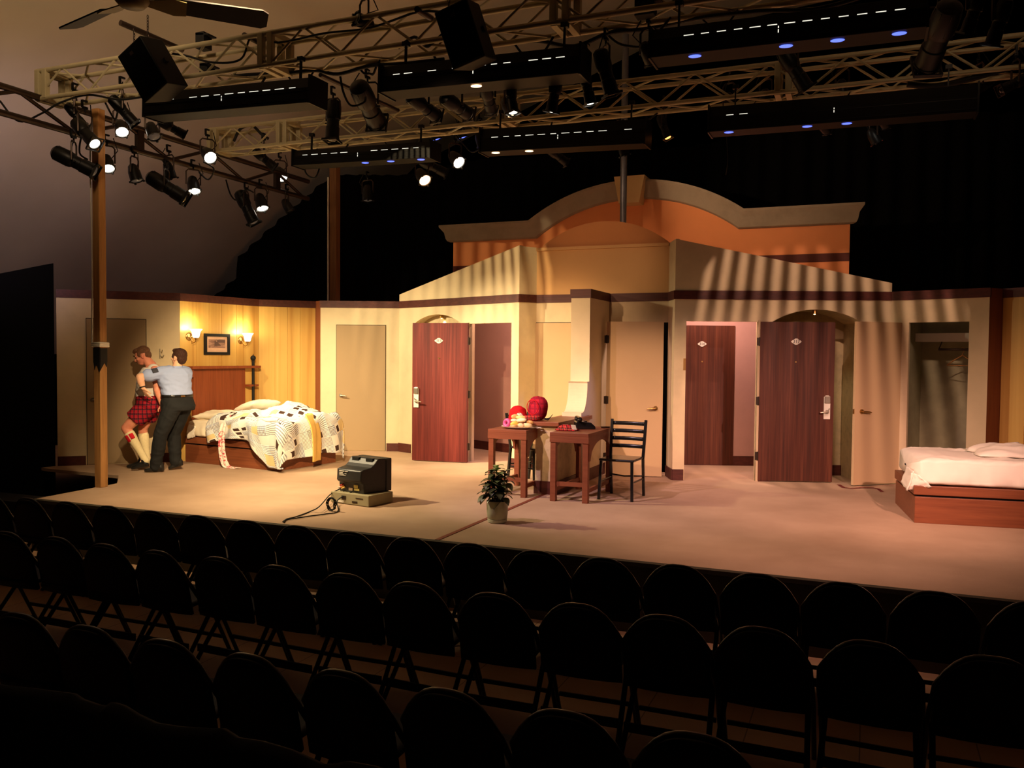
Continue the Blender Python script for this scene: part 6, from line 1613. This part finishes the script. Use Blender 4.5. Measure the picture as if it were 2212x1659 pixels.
# -- border lights
def border(q, Y, label, slits, blues=(), red=(), skip=0.12):
    xl, ylt, ylb, xr, yrt, yrb = q
    a, b = at_y(xl, (ylt + ylb) / 2, Y), at_y(xr, (yrt + yrb) / 2, Y)
    h = ((at_y(xl, ylt, Y).z - at_y(xl, ylb, Y).z) + (at_y(xr, yrt, Y).z - at_y(xr, yrb, Y).z)) / 2
    z = (a.z + b.z) / 2; c = (a.x + b.x) / 2; L = b.x - a.x; tilt = math.atan2(b.z - a.z, L)
    t = thing('border_light', label, 'stage light', (c, Y, z), (0, -tilt, 0), 'long border lights')
    mb = MB(); e = L / 2
    mb.prism([(-0.10, h / 2), (0.10, h / 2), (0.13, 0.02), (0.13, -h / 2), (-0.13, -h / 2), (-0.13, 0.02)], -e, e, lambda p, q_, d: (d, p, q_)); mb.build('housing', M['border'], t, bevel=0.006)
    for s_ in (-1, 1):
        mb = MB(); mb.box((s_ * e - 0.008, -0.145, -h / 2 - 0.01), (s_ * e + 0.008, 0.145, h / 2 + 0.015)); mb.build('end_plate', M['blackmetal'], t)
        mb = MB(); mb.bar((s_ * e * 0.8, 0, h / 2), (s_ * e * 0.8, 0, h / 2 + 0.22), 0.03, 0.012); mb.bar((s_ * e * 0.8 - 0.03, 0, h / 2 + 0.21), (s_ * e * 0.8 + 0.03, 0, h / 2 + 0.21), 0.05, 0.04); mb.build('hanger_strap', M['blackmetal'], t)
    sl_m = LENS.get('slit') or LENS.setdefault('slit', emit('slit_light', hexc(236, 232, 214), 0.45))
    r = random.Random(int(xl)); n = slits; st = L * 0.88 / n
    for i in range(n):
        x = -L * 0.44 + st * (i + 0.5); w = st * r.uniform(0.45, 0.72)
        if r.random() < skip: continue
        mb = MB(); mb.box((x - w / 2, -0.1315, 0.023), (x + w / 2, -0.128, 0.029)); mb.build('light_slit', sl_m, t)
    mb = MB(); mb.box((-0.02, -0.1335, -0.035), (-0.013, -0.128, 0.012)); mb.build('light_slit', sl_m, t)
    mb = MB(); mb.box((-e, -0.1345, -0.012), (e, -0.1295, -0.004)); mb.box((-e, -0.1345, -h / 2 + 0.03), (e, -0.1295, -h / 2 + 0.036)); mb.build('seam_strip', M['blackmetal'], t)
    for bx_ in list(blues) + list(red):
        x = at_y(bx_, (ylb + yrb) / 2, Y).x - c
        mb = MB(); mb.xf(Matrix.Translation((x, -0.06, -h / 2 - 0.004)) @ Matrix.Diagonal((1, 0.7, 0.12, 1))); mb.ball((0, 0, 0), 0.05, 14, 8); mb.build('lens', lensm('blue' if bx_ in blues else 'warm'), t, smooth=180)
    return t
border((332, 208, 258, 687, 173, 229), 6.75, 'long black border light under the left of the front truss', 12)
border((836, 150, 210, 1264, 108, 166), 6.75, 'long black border light under the middle of the front truss', 14, (), (1036,))
border((1412, 73, 137, 2003, 2, 70), 6.75, 'long black border light under the right of the front truss', 14, (1505, 1700, 1810, 1942))
border((645, 330, 361, 940, 308, 346), 9.3, 'long black border light under the left of the upstage truss', 12, (795, 850, 915))
border((1046, 283, 334, 1400, 262, 315), 9.3, 'long black border light under the middle of the upstage truss', 12, (), (1076, 1148))
border((1535, 238, 290, 2110, 186, 250), 9.3, 'dark border light under the right of the upstage truss', 16, (1577, 1745, 1830), (), 0.86)
for x, y, l in ((942, 297, 'leftmost'), (998, 293, 'middle'), (1040, 310, 'rightmost')):
    par((x - 6, y - 20), (x, y), ('y', 9.9), 0.02, l + ' of three small blue lamps behind the upstage truss', 'blue', group='small blue lamps')
for x, y, l in ((1575, 231, 'leftmost'), (1655, 223, 'middle'), (1820, 203, 'rightmost')):
    par((x - 2, y - 24), (x, y), ('y', 9.95), 0.02, l + ' of three blue lamps over the dark right border light', 'blue', group='blue lamps at the right')

# -- loudspeakers on chains
def speaker(q, Y, label, chx):
    tl, tr, br, bl = [at_y(x, y, Y) for x, y in q]
    c = (tl + tr + br + bl) / 4; ux = (tr - tl + br - bl).normalized(); uz = (tl - bl + tr - br); H = uz.length / 2; uz.normalize(); W_ = ((tr - tl).length + (br - bl).length) / 4
    uz = (uz + Vector((0, -0.25, 0))).normalized(); uy = uz.cross(ux).normalized(); ux = uy.cross(uz)
    t = thing('loudspeaker', label, 'loudspeaker', tuple(c), group='loudspeakers on the front truss')
    m = Matrix.Identity(4)
    for i in range(3): m[i][0] = ux[i]; m[i][1] = uy[i]; m[i][2] = uz[i]
    h = H / 2
    mb = MB(); mb.xf(m); mb.prism([(-W_, -0.16), (W_, -0.16), (W_ * 0.8, 0.16), (-W_ * 0.8, 0.16)], -h, h, lambda a, b, d: (a, b, d)); mb.build('cabinet', M['black'], t, bevel=0.01)
    mb = MB(); mb.xf(m); mb.box((-W_ + 0.012, -0.172, -h + 0.012), (W_ - 0.012, -0.158, h - 0.012)); mb.build('grille', M['drape'], t, bevel=0.006)
    mb = MB(); mb.xf(m); mb.box((-0.02, -0.176, h - 0.09), (0.02, -0.170, h - 0.06)); mb.build('badge', M['bronze'], t)
    mb = MB(); mb.xf(m); mb.box((-W_ - 0.012, -0.02, -0.02), (W_ + 0.012, 0.02, 0.02)); mb.build('mounting_bar', M['blackmetal'], t)
    for s_ in (-0.6, 0.6):
        p = m @ Vector((W_ * s_, 0, h)); mb = MB(); z = 0
        for k in range(9):
            o = p + IZ * (0.012 + 0.026 * k) ; a_ = Vector((1, 0, 0)) if k % 2 else Vector((0, 1, 0))
            mb.tube([o + a_ * (0.009 * math.cos(x)) + IZ * (0.018 * math.sin(x)) for x in [2 * math.pi * i / 10 for i in range(10)]], 0.0035, 5, closed=True)
        mb.build('chain', M['bronze'], t, smooth=60)
    return t
speaker(((285, 112), (345, 97), (384, 192), (322, 208)), 6.3, 'black loudspeaker hung on chains at the left of the front truss', 0)
speaker(((963, 28), (1030, 12), (1064, 128), (985, 145)), 6.3, 'black loudspeaker hung on chains at the middle of the front truss', 0)
# pipes laid across the trusses
def pipe(a, b, Ya, Yb, label, r=0.028, m='bronze'):
    p, q = at_y(a[0], a[1], Ya), at_y(b[0], b[1], Yb); mb = MB(); mb.cyl(p, q, r, r, 12); return tag(mb.build('rigging_pipe', M[m], smooth=60), label, 'pipe')
pipe((260, 49), (395, 108), 6.3, 7.0, 'dark pipe sticking out above the left loudspeaker')
pipe((528, 76), (560, 92), 6.8, 7.15, 'short dark pipe end on the front truss right of the left loudspeaker')
pipe((901, 20), (932, 40), 6.75, 7.1, 'short dark pipe end on the front truss left of the middle loudspeaker')
pipe((692, 162), (860, 238), 7.4, 9.3, 'thin dark pipe crossing between the two trusses', 0.022)
# dimmer boxes and brackets
for x, y, w, h_, lb in ((440, 90, 0.11, 0.16, 'dark bracket box standing on the front truss near the left'), (448, 150, 0.10, 0.10, 'small dark box inside the front truss under the bracket'), (1395, 18, 0.16, 0.14, 'dark junction box inside the front truss near the top middle')):
    p = at_y(x, y, T1Y); mb = MB(); mb.xf(Matrix.Translation(p)); mb.cbox((0, 0, 0), (w, 0.12, h_)); mb.prism([(-w / 2, h_ / 2), (w / 2 + 0.06, h_ / 2 - 0.03), (w / 2 + 0.06, h_ / 2 - 0.045), (-w / 2, h_ / 2 - 0.03)], -0.06, 0.06)
    tag(mb.build('junction_box', M['black'], bevel=0.004), lb, 'box')
# cables
def loopcable(pts, Y, label, r=0.011):
    P = [at_y(x, y, Y + (0.05 * math.sin(i * 1.9))) for i, (x, y) in enumerate(pts)]
    return cable(P, r, label, 'rig_cable')
loopcable([(0, 218), (40, 262), (90, 245), (130, 222), (190, 205), (260, 215), (330, 205)], 6.8, 'thick black cable swagged at the far left to the front truss')
loopcable([(340, 112), (400, 120), (460, 135), (520, 128), (545, 78), (600, 92), (700, 72), (800, 60), (902, 26), (960, 28)], 6.82, 'black cable laid along the top of the front truss')
loopcable([(500, 165), (560, 160), (620, 158), (680, 152), (730, 160), (800, 142), (870, 138), (960, 128)], 7.1, 'black cable bundle along the bottom of the front truss', 0.018)
loopcable([(735, 165), (742, 200), (758, 228), (785, 222), (790, 210)], 7.0, 'thin cable looping beside the large slanting spotlight')
loopcable([(860, 104), (895, 80), (920, 100), (935, 92), (960, 70)], 6.9, 'cable arched inside the front truss left of the middle loudspeaker', 0.014)
loopcable([(1090, 95), (1160, 88), (1240, 100), (1320, 70), (1400, 62), (1500, 40), (1640, 24), (1760, 20), (1860, -6)], 7.1, 'black cable bundle along the bottom of the right front truss', 0.018)
loopcable([(505, 305), (520, 278), (545, 272), (565, 290), (580, 300)], 9.65, 'coil of black cable resting inside the upstage truss', 0.02)
loopcable([(430, 372), (450, 388), (462, 365), (440, 350)], 9.0, 'small black cable loop below the side truss')
loopcable([(488, 388), (498, 420), (512, 432), (530, 410), (548, 416)], 10.0, 'thin cable dropping to the steep spotlight')
loopcable([(655, 330), (660, 372), (680, 384), (690, 362), (686, 345)], 9.5, 'cable loop below the left upstage border light')
loopcable([(1960, 182), (2020, 186), (2090, 172), (2160, 152), (2215, 140)], 9.6, 'black cable bundle under the upstage truss at the right', 0.03)
loopcable([(1570, 180), (1562, 225), (1570, 300), (1572, 350), (1568, 378)], 9.7, 'thin cord hanging from the upstage truss before the drapes', 0.006)
loopcable([(210, 318), (196, 300), (178, 292), (172, 330), (190, 345)], 7.3, 'thin cable loop left of the wooden post')

rc = random.Random(21)
for k in range(16):
    front = k < 9
    Yk = 7.12 if front else 9.82
    x0 = -7.9 + k * 0.82 if front else -7.0 + (k - 9) * 1.05
    z0 = TZ - 0.02; w = rc.uniform(0.25, 0.6); dp = rc.uniform(0.10, 0.26)
    pts = [(x0 + w * t, Yk + 0.04 * math.sin(t * 5), z0 + 0.03 - dp * math.sin(math.pi * t) ** 0.8 + rc.uniform(-.02, .02)) for t in (0, .2, .4, .6, .8, 1.0)]
    o = cable(pts, rc.uniform(0.008, 0.013), 'short black cable loop hanging under the %s truss' % ('front' if front else 'upstage'), 'rig_cable'); o['group'] = 'cable loops under the %s truss' % ('front' if front else 'upstage')
# -- ceiling fan above the seats
hz = 3.4
hc = at_z(285, -6, hz); tp = at_z(556, 36, hz); tl = at_z(90, 138, hz)
fan = thing('ceiling_fan', 'ceiling fan with dark blades at the upper left above the seats', 'fan', tuple(hc))
mb = MB(); mb.lathe([(0.0, -0.05), (0.06, -0.048), (0.085, -0.02), (0.088, 0.03), (0.07, 0.06), (0.02, 0.075), (0.0, 0.076)], 28); mb.build('motor_hub', plain('fan_hub_olive', hexc(150, 138, 90), 0.5), fan, smooth=60)
mb = MB(); mb.cyl((0, 0, 0.07), (0, 0, 4.2), 0.014, 0.014, 10); mb.build('down_rod', M['bronze'], fan, smooth=60)
a1 = math.atan2(tp.y - hc.y, tp.x - hc.x)
for k, a in enumerate((a1, a1 + R(120), a1 + R(240))):
    mb = MB(); mb.xf(Matrix.Rotation(a, 4, 'Z') @ Matrix.Translation((0, 0, -0.01)) @ Matrix.Rotation(R(-20), 4, 'X'))
    mb.prism([(0.22, -0.055), (0.64, -0.07), (0.67, -0.05), (0.67, 0.05), (0.64, 0.07), (0.22, 0.055)], -0.004, 0.004, lambda p, q_, d: (p, q_, d)); mb.build('blade', plain('fan_blade_dark', hexc(30, 26, 26), 0.6), fan)
    mb = MB(); mb.xf(Matrix.Rotation(a, 4, 'Z') @ Matrix.Translation((0, 0, -0.02)) @ Matrix.Rotation(R(-20), 4, 'X'))
    mb.prism([(0.07, -0.02), (0.20, -0.06), (0.26, -0.05), (0.26, 0.05), (0.20, 0.06), (0.07, 0.02)], -0.003, 0.003, lambda p, q_, d: (p, q_, d)); mb.build('blade_iron', bpy.data.materials['fan_hub_olive'], fan)
# ================================================================== rows of folding chairs in the dark house
FZ = -0.55
M['chairframe'] = plain('chair_frame_enamel', (0.008, 0.008, 0.0085), 0.3, 0.5)
def folding_chair(name='folding_chair'):
    t = thing(name, 'x', 'chair', (0, 0, FZ)); w = 0.232
    m = M['chairblack']
    # back: rounded panel, seen from behind
    mb = MB()
    def back(u, v):
        a = u * 2 - 1
        zt = 0.795 - 0.165 * abs(a) ** 3.0
        z = 0.385 + (zt - 0.385) * v; k = (z - 0.44) / 0.36
        ww = w * (1.0 - 0.10 * max(0, k) ** 2) - 0.004
        return (a * ww, -0.13 - 0.075 * k - 0.022 * (1 - a * a), z)
    mb.grid(back, 21, 9); mb.build('backrest', m, t, smooth=180, solid=0.022)
    mb = MB()
    mb.grid(lambda u, v: ((u * 2 - 1) * (0.20 - 0.01 * v), -0.17 + 0.40 * v, 0.432 + 0.02 * v - 0.012 * math.cos((u - .5) * 3) * math.sin(v * 3.1)), 11, 9); mb.build('seat', m, t, smooth=180, solid=0.025)
    # frame: one tube from front foot over the back to the other front foot
    mb = MB(); pts = [(-w, 0.24, 0.0), (-w, 0.06, 0.36), (-w, -0.08, 0.50)]
    for i in range(13):
        a = -1 + 2 * i / 12; zt = 0.80 - 0.165 * abs(a) ** 3.0; k = (zt - 0.44) / 0.36; pts.append((a * w * (1.0 - 0.10 * k * k), -0.13 - 0.075 * k, zt))
    pts += [(w, -0.08, 0.50), (w, 0.06, 0.36), (w, 0.24, 0.0)]
    mb.tube(pts, 0.014, 8); mb.build('front_frame', M['chairframe'], t, smooth=60)
    for s in (-1, 1):
        mb = MB(); mb.tube([(s * 0.205, 0.12, 0.42), (s * 0.225, -0.24, 0.0)], 0.015, 8); mb.build('rear_leg', m, t, smooth=60)
    mb = MB(); mb.bar((-0.222, -0.155, 0.17), (0.222, -0.155, 0.17), 0.012, 0.05); mb.build('rear_crossbar', m, t)
    mb = MB(); mb.bar((-0.215, 0.165, 0.15), (0.215, 0.165, 0.15), 0.012, 0.025); mb.build('front_crossbar', m, t)
    return t
proto = folding_chair(); used = [0]
ORD = ['first', 'second', 'third', 'fourth', 'fifth', 'sixth', 'seventh', 'eighth', 'ninth', 'tenth', 'eleventh', 'twelfth', 'thirteenth', 'fourteenth', 'fifteenth', 'sixteenth', 'seventeenth', 'eighteenth', 'nineteenth', 'twentieth']
rr = random.Random(3)
def row(xs, Y, words, group):
    for i, x in enumerate(xs):
        lb = 'black folding chair, %s from the left in the %s' % (ORD[i], words)
        loc = (x + rr.uniform(-.008, .008), Y + 0.20 + rr.uniform(-.015, .015), FZ); rot = (0, 0, R(rr.uniform(-2.0, 2.0)))
        if not used[0]:
            used[0] = 1; proto.location = loc; proto.rotation_euler = rot; proto['label'] = lb; proto['group'] = group
        else: dup(proto, loc, rot, lb, group)
row([-6.98 + 0.4907 * k for k in range(-1, 17)], 5.42, 'row nearest the stage', 'folding chairs nearest the stage')
row([-2.41 + 0.49 * k for k in range(-7, 8)], 4.36, 'second row from the stage', 'folding chairs in the second row')
row([-2.50 + 0.49 * k for k in range(-4, 5)], 3.02, 'third row from the stage', 'folding chairs in the third row')
# black cloth draped over the rail in front of the camera
YR = 1.75
top = [(-140, 1462), (0, 1484), (60, 1490), (110, 1497), (150, 1502), (168, 1514), (205, 1527), (228, 1530), (240, 1522), (258, 1528), (290, 1548), (330, 1566), (380, 1574), (440, 1578), (475, 1578), (505, 1598), (560, 1606), (620, 1624), (690, 1656), (720, 1656), (745, 1650), (800, 1660), (900, 1690)]
P = [at_y(x, y, YR) for x, y in top]
mb = MB(); vs = []; prof = [(0.10, -0.62), (0.085, -0.30), (0.05, -0.06), (0.02, -0.008), (0.0, 0.0), (-0.03, -0.012), (-0.06, -0.08), (-0.085, -0.35), (-0.10, -1.15)]
out = []
for i in range(len(P) - 1):
    for k in range(4): out.append(P[i].lerp(P[i + 1], k / 4))
out.append(P[-1])
for i, p in enumerate(out):
    for j, (dy, dz) in enumerate(prof):
        f = 0.03 * math.sin(i * 0.55) * abs(dz); vs.append((p.x, p.y + dy + f * (1 if dy > 0 else -1), p.z + dz))
n2 = len(prof); mb.add(vs, [(i * n2 + k, i * n2 + k + 1, (i + 1) * n2 + k + 1, (i + 1) * n2 + k) for i in range(len(out) - 1) for k in range(n2 - 1)])
tag(mb.build('draped_cloth', plain('black_cloth', (0.008, 0.008, 0.009), 0.9, 0.15), smooth=180, solid=0.012), 'black cloth draped in waves over the rail at the bottom left corner', 'cloth')
